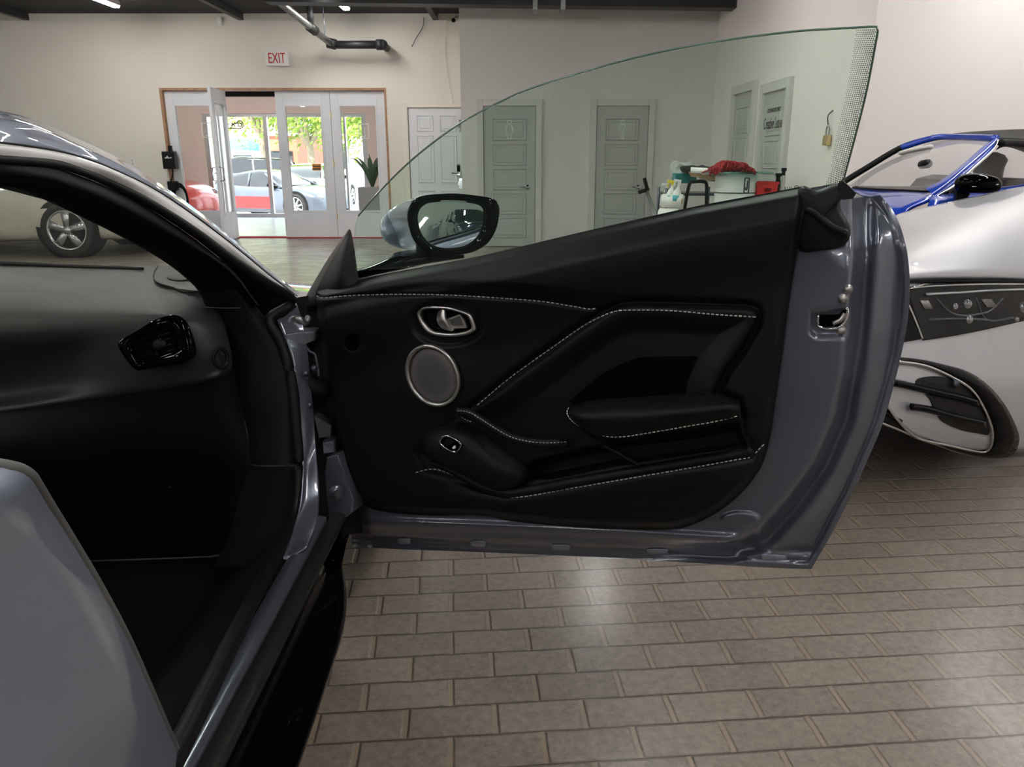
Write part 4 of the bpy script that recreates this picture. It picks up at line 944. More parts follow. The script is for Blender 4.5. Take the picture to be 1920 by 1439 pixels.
# ================================================================== THE OPEN CAR (foreground left and centre)
sp = thing('sports_car', 'slate blue sports car with black interior and its passenger door wide open', 'car')
def part(name, bm, m, parent=sp, smooth=True): return obj(name, bm, m, parent, smooth)
# ---- door shell -----------------------------------------------------------
SH_T = [(598, 552), (700, 524), (900, 487), (1100, 440), (1300, 398), (1440, 372), (1500, 358), (1545, 350), (1575, 345), (1588, 352), (1612, 366), (1632, 369), (1650, 366)]
SH_R = [(1650, 366), (1672, 392), (1690, 430), (1702, 480), (1706, 540), (1702, 600), (1690, 665), (1674, 730), (1655, 795), (1628, 860), (1596, 930), (1560, 1000), (1521, 1068)]
SH_B = [(660, 1026), (760, 1031), (900, 1036), (1040, 1042), (1200, 1050), (1360, 1060), (1440, 1065), (1521, 1068)]
SH_L = [(598, 552), (606, 640), (616, 740), (628, 830), (644, 910), (655, 960), (658, 1000), (660, 1026)]
sh_out = [p for p in SH_B] + SH_R[::-1][1:] 
CARD = [(592, 545), (700, 518), (900, 480), (1100, 433), (1300, 388), (1440, 362), (1502, 350), (1512, 362), (1505, 410), (1493, 480), (1478, 580), (1462, 700), (1449, 790), (1440, 840), (1425, 880), (1395, 920), (1355, 955), (1305, 982), (1260, 993), (1150, 992), (1050, 987), (960, 978), (900, 967), (800, 967), (720, 960), (688, 950), (662, 925), (640, 880), (620, 800), (606, 700), (596, 600)]
def shell_w(X, Y):
    de = pline(X, Y, SH_R); db = pline(X, Y, SH_B); dl = pline(X, Y, SH_L)
    # inner structure edge: a line running inside the rear jamb
    jamb = [(1590, 330), (1592, 470), (1588, 520), (1580, 620), (1572, 700), (1555, 780), (1520, 860), (1470, 930), (1420, 985), (1360, 1012), (1200, 1012), (900, 1000), (680, 985)]
    poly = [(560, 330)] + jamb + [(560, 985)]
    sd = sdpoly(X, Y, poly)           # negative inside the inner face
    w = np.zeros_like(X)
    w -= .075 * sm(0, 34, sd)                                   # step down to the seal channel
    w += .016 * np.exp(-((sd - 52) / 12.0) ** 2) * sm(30, 60, de + 20)   # rib
    w -= .028 * sm(60, 105, sd)
    flange = np.minimum(de, db)
    w = np.where(flange < 16, w - .0 + .010 * sm(16, 9, flange), w)
    w -= .0035 * np.exp(-((flange - 15) / 1.8) ** 2)
    # lower channel and bead along the bottom
    w -= .012 * np.exp(-((db - 34) / 7.0) ** 2) * sm(1560, 1480, X)
    w += .008 * np.exp(-((db - 50) / 8.0) ** 2) * sm(1440, 1380, X)
    # latch pocket
    lp = sdpoly(X, Y, [(1522, 585), (1590, 580), (1590, 632), (1530, 632), (1520, 622)]); w -= .010 * sm(6, -6, lp)
    # pressed oval at the lower corner
    ov = ((X - 1388) / 34) ** 2 + ((Y - 974) / 13) ** 2; w += .006 * sm(1.35, .8, ov)
    # vertical pressings in the jamb
    w += .006 * np.exp(-((X - (1612 + (Y - 500) * -.02)) / 9) ** 2) * sm(380, 470, Y) * sm(800, 700, Y)
    # hollow below the window corner
    w -= .02 * sm(70, 20, np.hypot(X - 1600, (Y - 395) * .6))
    w -= .05 * sm(40, 0, dl)
    w -= .05 * sm(1540, 1640, X) * sm(470, 370, Y)
    return w
P = coons(SH_T, SH_B, SH_L, SH_R, 300, 190)
X_, Y_ = P[..., 0], P[..., 1]; W_ = shell_w(X_, Y_) - .045 * sm(12, 30, -sdpoly(X_, Y_, CARD))
bm = grid([[D(X_[i, j], Y_[i, j], W_[i, j]) for j in range(X_.shape[1])] for i in range(X_.shape[0])])
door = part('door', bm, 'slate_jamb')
# outer skin behind the inner structure (door has depth)
W2 = W_ - .13; bm = bmesh.new()
bul = lambda i, j: -.115 - .03 * math.sin(PI * min(1, i / 189)) 
sk = coons(SH_T, SH_B, SH_L, SH_R, 60, 40)
rows = []
for i in range(40):
    r_ = []
    for j in range(60):
        u_, v_ = j / 59, i / 39; x, y = sk[i, j]; edge = min(u_, 1 - u_, v_ * .7 + .1, 1 - v_); w0 = float(shell_w(np.array([[x]]), np.array([[y]]))[0, 0])
        r_.append(D(x, y, w0 - .004) - DN * (.10 * sm(0, .12, edge) + .02 * math.sin(PI * v_)))
    rows.append(r_)
part('outer_skin', grid(rows), 'slate_paint', door)
def dpart(name, bm, m, smooth=True): return obj(name, bm, m, door, smooth)
# drain plugs and bolts
def sw(x, y): return float(shell_w(np.array([[float(x)]]), np.array([[float(y)]]))[0, 0])
for (x, y, a) in ((758, 1014, 24), (897, 1019, 28), (1052, 1026, 34), (1233, 1034, 40), (1451, 1044, 48)):
    pts = [(x - a / 2, y), (x - a * .42, y - 5), (x + a * .42, y - 4), (x + a / 2, y + 1), (x + a * .42, y + 6), (x - a * .42, y + 5)]
    dpart('drain_plug', dome([D(p[0], p[1], sw(*p) + .001) for p in pts], DN, .006, 30, 5, .7), 'slate_paint')
for (x, y) in ((1590, 542), (1580, 560), (1577, 619)):
    q = D(x, y, sw(x, y)); bm = bmesh.new(); cyl(q, q + DN * .005, .0085, 24, bm); uvs(bm, q + DN * .004, .0065, 20); dpart('bolt', bm, 'satin_metal')
bm = slab([D(*p, sw(1560, 600) + .004) for p in ((1535, 591), (1573, 590), (1586, 576), (1587, 590), (1572, 613), (1537, 612))], DN * -.004); dpart('latch_slot', bm, 'gloss_black', False)
dpart('latch_rim', tube([D(a, b, sw(1560, 600) + .006) for a, b in ((1588, 577), (1588, 592), (1574, 614), (1536, 613), (1534, 591))], .0028, 8), 'chrome')
dpart('latch_claw', tube([D(1562, 607, sw(1560, 600) + .008), D(1576, 600, sw(1560, 600) + .01), D(1584, 588, sw(1560, 600) + .008)], .004, 8), 'satin_metal')
# black boot at the rear top corner of the window channel
BO = [(1500, 352), (1530, 356), (1565, 345), (1578, 345), (1586, 360), (1576, 378), (1578, 395), (1590, 415), (1595, 435), (1590, 452), (1575, 464), (1540, 470), (1500, 470), (1492, 420)]
bt_o = dpart('corner_boot', dome([D(*p, sw(min(p[0], 1560), 420) + .005) for p in BO], DN, .028, 90, 10, .80), 'black_plastic')
dpart('boot_rib', tube([D(1512, 392, .045), D(1530, 402, .046), D(1556, 424, .045), D(1585, 437, .038)], .0065, 10), 'black_plastic')
dpart('boot_button', dome([D(1586 + 5 * math.cos(t), 438 + 8 * math.sin(t), .040) for t in [i * PI / 6 for i in range(12)]], DN, .008, 24, 5, .6), 'black_plastic')
dpart('window_corner_seal', slab([D(*p, .0) for p in ((1572, 343), (1582, 339), (1592, 348), (1606, 362), (1600, 372), (1580, 374), (1574, 362))], DN * .02, bev=.004), 'black_rubber', False)
# ---- door card ------------------------------------------------------------
TOPY = ([575, 592, 700, 900, 1100, 1300, 1440, 1502, 1512], [550, 545, 518, 480, 433, 388, 362, 350, 352])
SEAM = ([590, 600, 700, 760, 850, 1000, 1105, 1120], [553, 558, 553, 552, 553, 563, 579, 580])
INS = [(780, 850), (868, 778), (960, 705), (1080, 618), (1130, 584), (1165, 569), (1200, 566), (1400, 572), (1418, 578), (1425, 592), (1420, 612), (1395, 655), (1360, 705), (1345, 738), (1385, 752), (1392, 790), (1395, 815), (1412, 838), (1436, 834), (1410, 858), (1200, 890), (1050, 918), (950, 932), (900, 922), (840, 895), (800, 885)]
CAVITY = [(975, 880), (1000, 862), (1110, 835), (1200, 826), (1300, 812), (1385, 798), (1402, 838), (1200, 868), (1040, 900), (985, 905)]
def card_w(X, Y):
    dt = Y - np.interp(X, *TOPY); de = -sdpoly(X, Y, CARD)
    w = np.full(X.shape, .034)
    w += .040 * sm(2, 60, dt) - .020 * sm(70, 190, dt) - .016 * sm(-34, -3, Y - np.interp(X, *SEAM)) * sm(1300, 1000, X) * sm(20, 40, dt)
    w -= .006 * np.exp(-((Y - np.interp(X, *SEAM)) / 3.0) ** 2) * sm(1122, 1118, X)
    d = -sdpoly(X, Y, INS)
    top = sm(800, 740, Y)
    w -= .013 * np.exp(-(d / 7.0) ** 2) * (.3 + .7 * top)
    w += np.where(d > 0, (.014 * sm(0, 14, d) - .022 * sm(18, 60, d)) * top - .012 * (1 - top) * sm(0, 20, d), 0)
    c = -sdpoly(X, Y, CAVITY); w -= .055 * sm(0, 16, c)
    # raised swell around the speaker, hollow around the release handle
    w += .006 * sm(95, 40, np.hypot(X - 812, Y - 704)); w -= .010 * sm(1.3, .8, ((X - 840) / 66.) ** 2 + ((Y - 606) / 42.) ** 2)
    rel = sdpoly(X, Y, [(790, 583), (815, 577), (860, 585), (885, 598), (890, 620), (850, 628), (810, 622), (795, 605)]); w -= .022 * sm(0, -8, rel)
    hole = np.hypot(X - 662, (Y - 643)); w -= .03 * sm(17, 12, hole)
    # lower map pocket front bulges out under the rim
    w += .018 * sm(1.1, .2, np.abs((Y - (940 - (X - 950) * .12)) / 55.)) * sm(780, 900, X) * sm(1440, 1360, X) * sm(-4, 4, -d)
    w -= .012 * sm(1440, 1500, X) * sm(400, 520, Y)
    w = w - .034 * (1 - sm(0, 16, de)) 
    return w
cT = [(592, 545), (700, 518), (900, 480), (1100, 433), (1300, 388), (1440, 362), (1502, 350)]
cR = [(1502, 350), (1512, 362), (1505, 410), (1493, 480), (1478, 580), (1462, 700), (1449, 790), (1440, 840)]
cB = [(640, 880), (662, 925), (688, 950), (720, 960), (800, 967), (900, 967), (960, 978), (1050, 987), (1150, 992), (1260, 993), (1305, 982), (1355, 955), (1395, 920), (1425, 880), (1440, 840)]
cL = [(592, 545), (596, 600), (606, 700), (620, 800), (640, 880)]
P = coons(cT, cB, cL, cR, 330, 240); X_, Y_ = P[..., 0], P[..., 1]; W_ = card_w(X_, Y_)
card = dpart('door_card', grid([[D(X_[i, j], Y_[i, j], W_[i, j]) for j in range(X_.shape[1])] for i in range(X_.shape[0])]), 'black_leather')
def cw(x, y): return float(card_w(np.array([[float(x)]]), np.array([[float(y)]]))[0, 0])
# close the card's top back to the glass
bm = grid([[D(a, b, o_) for a, b in cT] for o_ in (.034 - .034, -.012)]); dpart('waist_seal', bm, 'black_rubber')
def stitches(name, path, wf, sp_=8.6, ln=.62, r_=.0012, m='thread'):
    P = cr([(a, b, 0) for a, b in path], 400); L = sum((P[i + 1] - P[i]).length for i in range(399)); n = int(L / sp_); P = resamp(P, n * 2 + 1); bm = bmesh.new()
    for k in range(n):
        a, b = P[2 * k], P[2 * k].lerp(P[2 * k + 2], ln); o_ = wf
        f = lambda p: D(p.x, p.y, (cw(p.x, p.y) + .0016) if o_ is None else o_)
        tube([f(a), f(b)], r_, 5, bm, smooth=False)
    return dpart(name, bm, m)
stitches('stitching', [(594, 555), (602, 559), (650, 555), (700, 553), (760, 552), (850, 554), (1000, 564), (1070, 574), (1105, 580), (1119, 578)], None)
stitches('stitching', [(895, 760), (960, 706), (1040, 649), (1100, 608), (1150, 585), (1185, 582), (1260, 583), (1340, 590), (1420, 595)], None)
stitches('stitching', [(779, 887), (800, 881), (825, 882), (860, 897), (900, 917), (940, 931), (980, 932), (1050, 920), (1200, 894), (1300, 877), (1390, 861), (1408, 857), (1434, 832)], None)
# pocket rim roll
dpart('pocket_rim', tube([D(a, b, .045) for a, b in ((806, 868), (830, 874), (870, 893), (905, 912), (945, 923), (985, 922), (1050, 910), (1200, 884), (1300, 867), (1395, 850), (1412, 842))], lambda t: .0125 * (1 - .5 * max(0, .12 - t) / .12), 12, flat=(1, 1)), 'black_leather')
# pocket divider
dpart('pocket_divider', tube([D(1124, 832, .02), D(1160, 850, .03), D(1200, 874, .035)], .006, 8), 'black_leather')
dpart('pocket_liner', slab([D(*p, .0) for p in ((1135, 832), (1200, 870), (1400, 838), (1385, 800))], DN * .003), 'black_plastic', False)
# gloss insert
gi = [(1068, 752), (1130, 700), (1180, 676), (1200, 670), (1225, 668), (1362, 666), (1366, 669), (1340, 734), (1240, 742), (1130, 752), (1090, 762)]
dpart('gloss_insert', slab([D(a, b, .040) for a, b in gi], DN * .006, bev=.0015), 'gloss_black', False)
# armrest
ar = [[(1064, 772, .03), (1082, 758, .03), (1115, 748, .03), (1200, 741, .03), (1300, 734, .03), (1338, 733, .03), (1366, 742, .03), (1385, 757, .03)],
      [(1062, 775, .06), (1082, 766, .085), (1115, 759, .09), (1200, 755, .09), (1300, 750, .09), (1340, 748, .09), (1366, 752, .085), (1386, 760, .07)],
      [(1062, 778, .07), (1084, 782, .115), (1118, 780, .125), (1200, 777, .125), (1300, 769, .125), (1340, 765, .125), (1368, 761, .12), (1387, 762, .10)],
      [(1063, 784, .07), (1090, 800, .11), (1130, 812, .118), (1200, 808, .118), (1300, 791, .118), (1340, 784, .118), (1368, 779, .115), (1387, 774, .10)],
      [(1066, 788, .05), (1094, 808, .09), (1132, 822, .10), (1200, 819, .10), (1300, 803, .10), (1340, 796, .10), (1366, 791, .095), (1385, 786, .085)],
      [(1070, 792, .02), (1100, 815, .04), (1140, 832, .04), (1200, 830, .04), (1300, 815, .04), (1340, 808, .04), (1362, 802, .04), (1380, 796, .04)]]
arm = dpart('armrest', loft([[D(*p) for p in r_] for r_ in ar], 60, 40), 'black_leather')
dpart('armrest_end', slab([D(1386, 757, .03), D(1387, 763, .10), D(1387, 775, .10), D(1384, 787, .085), D(1379, 797, .04)], DU * -.02), 'black_leather', False)
def st2(path, wf):
    P = cr(path, 300); L = sum((P[i + 1] - P[i]).length for i in range(299)); return P
bm = bmesh.new(); pa = cr([D(*p) for p in ((1066, 765, .055), (1063, 775, .072), (1072, 789, .088), (1094, 804, .104), (1130, 817, .112), (1160, 820, .112), (1200, 815, .113), (1300, 798, .113), (1340, 791, .113), (1385, 780, .103))], 91)
for k in range(45): tube([pa[2 * k], pa[2 * k].lerp(pa[2 * k + 2], .62)], .0012, 5, bm, smooth=False)
dpart('stitching', bm, 'thread')
# switch pod
pod = dpart('switch_pod', dome([D(a, b, .030) for a, b in ((797, 838), (803, 812), (822, 800), (848, 797), (880, 800), (905, 812), (945, 842), (980, 868), (992, 888), (985, 908), (960, 918), (935, 915), (900, 898), (860, 878), (820, 862))], DN, .048, 80, 14, .45), 'black_leather')
so = closed_cr([D(a, b, .080) for a, b in ((823, 826), (832, 817), (845, 817), (862, 827), (866, 835), (858, 848), (848, 848), (828, 836))], 60); si = closed_cr([D(a, b, .080) for a, b in ((827, 827), (834, 820.5), (844, 820.5), (859, 829), (862, 835), (856, 844.5), (849, 844.5), (831, 834))], 60)
dpart('switch_bezel', ringband(so, si, DN, .004), 'chrome')
dpart('switch_plate', slab(si, DN * .0015), 'gloss_black', False)
dpart('window_switch', slab([D(a, b, .0815) for a, b in ((838, 823), (846, 823), (851, 828), (843, 836), (834, 833), (833, 829))], DN * .004, bev=.001), 'black_plastic', False)
dpart('switch_icon', slab([D(a, b, .0825) for a, b in ((848, 841), (850, 837), (854, 835.5), (855, 840), (852, 842))], DN * .0012), 'icon_white', False)
# pull strap
spp = [(858, 772, .058), (880, 775, .062), (905, 790, .068), (930, 806, .078), (960, 822, .082), (1000, 831, .078), (1040, 832, .066), (1064, 830, .05)]
dpart('pull_strap', tube([D(*p) for p in spp], lambda t: .0105, 12, flat=(.8, 1)), 'black_leather')
dpart('strap_anchor', slab([D(a, b, .05) for a, b in ((856, 777), (866, 766), (890, 772), (905, 786), (890, 793), (868, 788))], DN * .010, bev=.003), 'black_leather', False)
dpart('strap_rivet', dome([D(879 + 5.5 * math.cos(t), 777 + 6.5 * math.sin(t), .060) for t in [i * PI / 6 for i in range(12)]], DN, .006, 20, 5, .6), 'gloss_black')
bm = bmesh.new(); pa = cr([D(p[0], p[1] - 1.5, p[2] + .0115) for p in spp], 73)
for k in range(36): tube([pa[2 * k], pa[2 * k].lerp(pa[2 * k + 2], .6)], .0009, 5, bm, smooth=False)
for seq in (((857, 775, .0615), (870, 786, .0615), (886, 792, .0615)),):
    pb = cr([D(*p) for p in seq], 13)
    for k in range(6): tube([pb[2 * k], pb[2 * k].lerp(pb[2 * k + 2], .6)], .0009, 5, bm, smooth=False)
dpart('stitching', bm, 'thread')
# release handle
ro = [(784, 588), (792, 576), (812, 574), (845, 576), (872, 584), (884, 590), (891, 606), (893, 618), (880, 627), (850, 631), (820, 629), (802, 622), (790, 606)]
ri = [(790, 589), (796, 581), (814, 579), (845, 581), (869, 588), (878, 593), (884, 606), (885, 615), (874, 621), (850, 625), (823, 623), (808, 617), (796, 604)]
ho = closed_cr([D(a, b, .044) for a, b in ro], 72); hi = closed_cr([D(a, b, .044) for a, b in ri], 72)
dpart('handle_bezel', ringband(ho, hi, DN, .007), 'satin_metal')
dpart('release_lever', loft([[D(a, b, w) for a, b, w in r_] for r_ in ([(822, 584, .040), (819, 594, .048), (820, 605, .050), (828, 616, .046), (842, 622, .040)], [(829, 581, .052), (828, 594, .060), (831, 604, .062), (838, 614, .056), (848, 621, .048)], [(836, 584, .048), (836, 594, .054), (839, 603, .056), (845, 612, .050), (852, 617, .044)], [(836, 585, .040), (837, 594, .044), (840, 603, .044), (846, 612, .042), (852, 618, .038)])], 20, 14), 'satin_metal')
dpart('lever_plate', slab([D(a, b, .036) for a, b in ((834, 600), (866, 588), (876, 602), (879, 614), (846, 615))], DN * .010, bev=.002), 'satin_metal', False)
dpart('lever_inset', slab([D(a, b, .0465) for a, b in ((843, 600), (862, 593), (868, 611), (848, 611))], DN * .001), 'speaker_grey', False)
# speaker
eo, ei = [], []
for k in range(72):
    t = k * 2 * PI / 72; 
    for lst, A_, B_ in ((eo, 61.5, 47.5), (ei, 54, 41.5)):
        th = math.radians(62); x = A_ * math.cos(t); y = B_ * math.sin(t); lst.append((813 + x * math.cos(th) - y * math.sin(th), 704 + x * math.sin(th) + y * math.cos(th)))
EO = [D(a, b, .048) for a, b in eo]; EI = [D(a, b, .048) for a, b in ei]
spk = dpart('speaker_ring', ringband(EO, EI, DN, .008), 'satin_metal')
dpart('speaker_grille', dome(EI, DN, .004, 72, 4, .3, False), 'speaker_grey')
m_, nn, ll, bb = nt('speaker_mesh'); bb.inputs['Roughness'].default_value = .5; bb.inputs['Metallic'].default_value = .3
tc = nn.new('ShaderNodeTexCoord'); vo = nn.new('ShaderNodeTexVoronoi'); vo.inputs['Scale'].default_value = 330; vo.inputs['Randomness'].default_value = 0
mp = nn.new('ShaderNodeMapping'); ll.new(tc.outputs['Object'], mp.inputs[0]); mp.inputs['Rotation'].default_value = (0, 0, DA); ll.new(mp.outputs[0], vo.inputs['Vector'])
rp = nn.new('ShaderNodeValToRGB'); rp.color_ramp.elements[0].position = .25; rp.color_ramp.elements[0].color = (.012, .012, .012, 1); rp.color_ramp.elements[1].position = .45; rp.color_ramp.elements[1].color = (.10, .095, .095, 1)
ll.new(vo.outputs['Distance'], rp.inputs[0]); ll.new(rp.outputs[0], bb.inputs['Base Color'])
bpy.data.objects['speaker_grille'].data.materials.clear(); bpy.data.objects['speaker_grille'].data.materials.append(m_)
# round access hole
def circ(cx_, cy_, a, b, w, n=40): return [D(cx_ + a * math.cos(t), cy_ + b * math.sin(t), w) for t in [i * 2 * PI / n for i in range(n)]]
dpart('hole_collar', ringband(circ(664, 643, 20, 21, .036), circ(662, 643, 13, 14, .036), DN, .004), 'black_plastic')
# ---- window glass ---------------------------------------------------------
def gw(px, py):
    base = np.interp(px, [650, 1510, 1580], [530, 352, 350]); return -.015 + .00050 * (base - py)
GT = [(672, 405), (700, 372), (740, 330), (790, 285), (862, 232), (940, 190), (1000, 164), (1100, 133), (1200, 106), (1330, 80), (1480, 60), (1600, 52), (1640, 50)]
GR = [(1640, 50), (1646, 54), (1642, 80), (1625, 170), (1605, 250), (1585, 325), (1578, 352)]
GB = [(668, 508), (900, 487), (1200, 420), (1440, 372), (1530, 358), (1578, 352)]
GL = [(672, 405), (666, 430), (666, 470), (668, 508)]
P = coons(GT, GB, GL, GR, 70, 50)
wg = dpart('window_glass', grid([[D(*P[i, j], gw(*P[i, j])) for j in range(70)] for i in range(50)]), 'window_glass')
solid(wg, .004, 0)
edge = cr([D(a, b, gw(a, b)) for a, b in GT + GR[1:]], 160)
m_e = mat('glass_edge', (.10, .17, .14), .15); M['glass_edge'] = m_e
dpart('glass_edge', tube(edge, .0018, 6, smooth=False), 'glass_edge')
# dotted frit band at the rear edge
def fr_pts(t): 
    o_ = cr([(a, b, 0) for a, b in GR[1:]], 40); return o_
FR = [(1643, 56), (1640, 80), (1623, 170), (1603, 250), (1584, 325), (1577, 350)]
FL = [(1606, 57), (1603, 80), (1588, 170), (1570, 250), (1556, 325), (1540, 358)]
a_, b_ = cr([(a, b, 0) for a, b in FL], 56), cr([(a, b, 0) for a, b in FR], 56); bm = bmesh.new()
NR = 78; a_, b_ = cr([(a, b, 0) for a, b in FL], NR), cr([(a, b, 0) for a, b in FR], NR)
for i in range(NR):
    nc = 10
    for j in range(nc):
        t = (j + .5 * (i % 2)) / nc
        p = a_[i].lerp(b_[i], t); s = .75 + .65 * t; w = gw(p.x, p.y) + .0028
        vs = [bm.verts.new(D(p.x + s * math.cos(k * PI / 3), p.y + s * math.sin(k * PI / 3), w)) for k in range(6)]; bm.faces.new(vs)
fb = dpart('frit_dots', bm, 'ink', False); solid(fb, .0005, 0)
bm = bmesh.new()
for cx_, cy_, r_ in ((1494, 353, 4.5),): tube([D(cx_ + r_ * math.cos(t), cy_ + r_ * math.sin(t), gw(cx_, cy_) + .003) for t in [i * PI / 8 for i in range(17)]], .0006, 5, bm)
for x in (1472, 1476, 1480, 1484): tube([D(x, 350, gw(x, 350) + .003), D(x + 1, 356, gw(x, 350) + .003)], .0006, 5, bm, smooth=False)
dpart('glass_etching', bm, 'ink')
# ---- mirror sail and side mirror -----------------------------------------
dpart('mirror_sail', loft([[D(*p) for p in r_] for r_ in ([(655, 429, -.03), (657, 432, -.03), (659, 436, -.03)], [(632, 470, -.02), (648, 468, .0), (665, 470, -.02)], [(600, 530, -.02), (640, 520, .02), (671, 514, -.01)], [(590, 560, -.02), (640, 548, .02), (675, 530, .0)])], 12, 20), 'black_plastic')
solid(dpart('sail_side', loft([[D(*p) for p in r_] for r_ in ([(653, 431, -.10), (655, 430, -.03)], [(612, 490, -.10), (634, 470, -.02)], [(572, 560, -.12), (600, 535, -.02)], [(565, 590, -.12), (594, 575, -.02)])], 8, 20), 'black_plastic'), .004)
YM = 2.12
mc = R(850, 421, YM); mn = Vector((.052, -.99, .035)).normalized()
def MP(px, py, o_=0): return RP(px, py, mc, mn) + mn * o_
mo = [(765, 415), (766, 392), (778, 374), (800, 366), (850, 363), (895, 367), (925, 373), (935, 385), (936, 402), (930, 430), (915, 455), (890, 471), (862, 477), (825, 477), (795, 468), (775, 448)]
mi = [(777, 412), (780, 393), (790, 382), (806, 377), (850, 375), (890, 379), (907, 386), (911, 400), (907, 428), (896, 448), (876, 463), (850, 469), (822, 468), (800, 458), (785, 440)]
Mo = closed_cr([MP(a, b) for a, b in mo], 80); Mi = closed_cr([MP(a, b, .002) for a, b in mi], 80)
sm_ = part('side_mirror', ringband(Mo, Mi, mn, .016), 'gloss_black')
cM = sum(Mo, Vector()) / 80; rows = []
tip = R(712, 442, 2.26)
for t in (0, .12, .28, .45, .62, .78, .90, .97, 1.0):
    s = max(.004, (1 - t ** 2.3) ** .62)
    cc = cM.lerp(tip, t * .86) + Vector((0, .10 * math.sin(PI * t), 0)); rows.append([cc + (p - cM) * s for p in Mo])
colz = []
obj('mirror_housing', loft([r_ + [r_[0]] for r_ in rows], 81, 36), 'slate_paint', sm_, True)
cH = cM.copy(); cM = cM + mn * .002; bm = bmesh.new(); RM = 1.1; rws = []     # convex passenger mirror
for s in [1, .9, .8, .7, .6, .5, .4, .3, .2, .1]: rws.append([bm.verts.new(cM + (p - cM) * s + mn * (((p - cM).length ** 2 * (1 - s * s)) / (2 * RM) - .004 - ((p - cM).length ** 2 - .0064) / (2 * RM))) for p in Mi])
for ra, rb in zip(rws[:-1], rws[1:]):
    for j in range(80): bm.faces.new((ra[j], ra[(j + 1) % 80], rb[(j + 1) % 80], rb[j]))
tp = bm.verts.new(cM + mn * (.0064 / (2 * RM) - .004))
for j in range(80): bm.faces.new((rws[-1][j], rws[-1][(j + 1) % 80], tp))
mg = obj('mirror_glass', bm, 'mirror_silver', sm_, True)
obj('mirror_shadow_gap', ringband(Mi, [cM.lerp(p, .93) for p in Mi], mn, -.003), 'black_plastic', sm_, True)
obj('mirror_stalk', loft([[R(*p) for p in r_] for r_ in ([(655, 512, 2.12), (700, 492, 2.14), (745, 473, 2.16), (800, 468, 2.2), (870, 474, 2.22)], [(655, 514, 2.02), (700, 500, 2.03), (750, 482, 2.06), (800, 478, 2.10), (870, 479, 2.14)], [(655, 528, 2.02), (700, 516, 2.03), (750, 505, 2.05), (800, 494, 2.10), (870, 484, 2.14)], [(655, 530, 2.14), (700, 518, 2.15), (750, 506, 2.18), (800, 495, 2.22), (870, 485, 2.24)])], 30, 14), 'gloss_black', sm_, True)
q = MP(933, 400, .004); obj('indicator_lamp', box(q.x - .006, q.x + .004, q.y - .006, q.y + .01, q.z - .016, q.z + .016, .003), 'white_plastic', sm_)

# ---- roof rail and windscreen pillar --------------------------------------
# each station: photo points across the pillar section from the roof skin to the inner trim, with their depth
def LRp(name, rows, m, nu=60, nv=10, th=0, parent=sp, smooth=True):
    o = obj(name, loft([[R(*p) for p in r_] for r_ in rows], nu, nv), m, parent, smooth)
    if th: solid(o, th)
    return o
O_ = [(-260, 200, .88), (-120, 206, 1.0), (0, 223, 1.14), (67, 241, 1.22), (150, 275, 1.33), (217, 305, 1.43), (290, 347, 1.53), (365, 398, 1.64), (440, 456, 1.75), (505, 510, 1.86), (558, 553, 1.95)]
ROOF_IN = [(-260, 175, 1.02), (-120, 188, 1.14), (0, 208, 1.28), (67, 226, 1.36), (150, 262, 1.47), (217, 294, 1.57), (290, 338, 1.66), (365, 391, 1.75), (440, 451, 1.84), (505, 506, 1.93), (560, 549, 2.0)]
BL = [(-260, 250, .85), (-120, 254, .97), (0, 267, 1.10), (97, 281, 1.23), (160, 297, 1.32), (225, 323, 1.41), (292, 356, 1.51), (367, 406, 1.62), (440, 462, 1.73), (504, 515, 1.84), (557, 556, 1.93)]
SL = [(-260, 280, .84), (-120, 282, .96), (0, 291, 1.09), (100, 299, 1.22), (150, 314, 1.29), (205, 335, 1.37), (283, 375, 1.48), (367, 429, 1.60), (432, 479, 1.71), (497, 528, 1.82), (550, 560, 1.92)]
LRp('roof_rail', [ROOF_IN, O_, [(p[0], (p[1] + q[1]) / 2, (p[2] + q[2]) / 2 - .003) for p, q in zip(O_, BL)], BL], 'slate_paint', 90, 14)
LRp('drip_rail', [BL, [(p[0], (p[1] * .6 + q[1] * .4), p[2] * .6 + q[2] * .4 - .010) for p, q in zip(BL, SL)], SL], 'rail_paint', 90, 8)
obj('drip_seam', tube([R(a, b, c - .004) for a, b, c in BL], .0016, 6, n=90), 'black_rubber', sp, True)
S2 = [(-260, 296, .85), (-120, 297, .97), (0, 304, 1.10), (95, 313, 1.22), (142, 327, 1.29), (200, 350, 1.37), (276, 389, 1.48), (358, 443, 1.60), (420, 492, 1.70), (455, 530, 1.77), (480, 570, 1.80)]
obj('door_seal', tube([R(a, (b + d) / 2 + 1, (c + e) / 2 + .002) for (a, b, c), (_, d, e) in zip(SL, S2)] + [R(505, 600, 1.80), R(530, 650, 1.79), R(548, 720, 1.77), R(556, 800, 1.75), R(560, 870, 1.73), R(556, 940, 1.69), R(545, 985, 1.63), R(518, 1040, 1.497), R(482, 1110, 1.35), R(438, 1195, 1.198), R(394, 1285, 1.067), R(354, 1365, .969), R(318, 1439, .891), R(280, 1540, .79)], lambda t: .0065 + .006 * min(1, max(0, (t - .18) / .2)) + .005 * min(1, max(0, (t - .7) / .2)), 12, n=220), 'black_rubber', sp, True)
IN = [(-260, 352, .90), (-120, 350, 1.02), (0, 349, 1.14), (43, 357, 1.20), (85, 375, 1.27), (133, 397, 1.35), (217, 438, 1.48), (293, 480, 1.60), (340, 512, 1.68), (375, 545, 1.74), (390, 575, 1.76)]
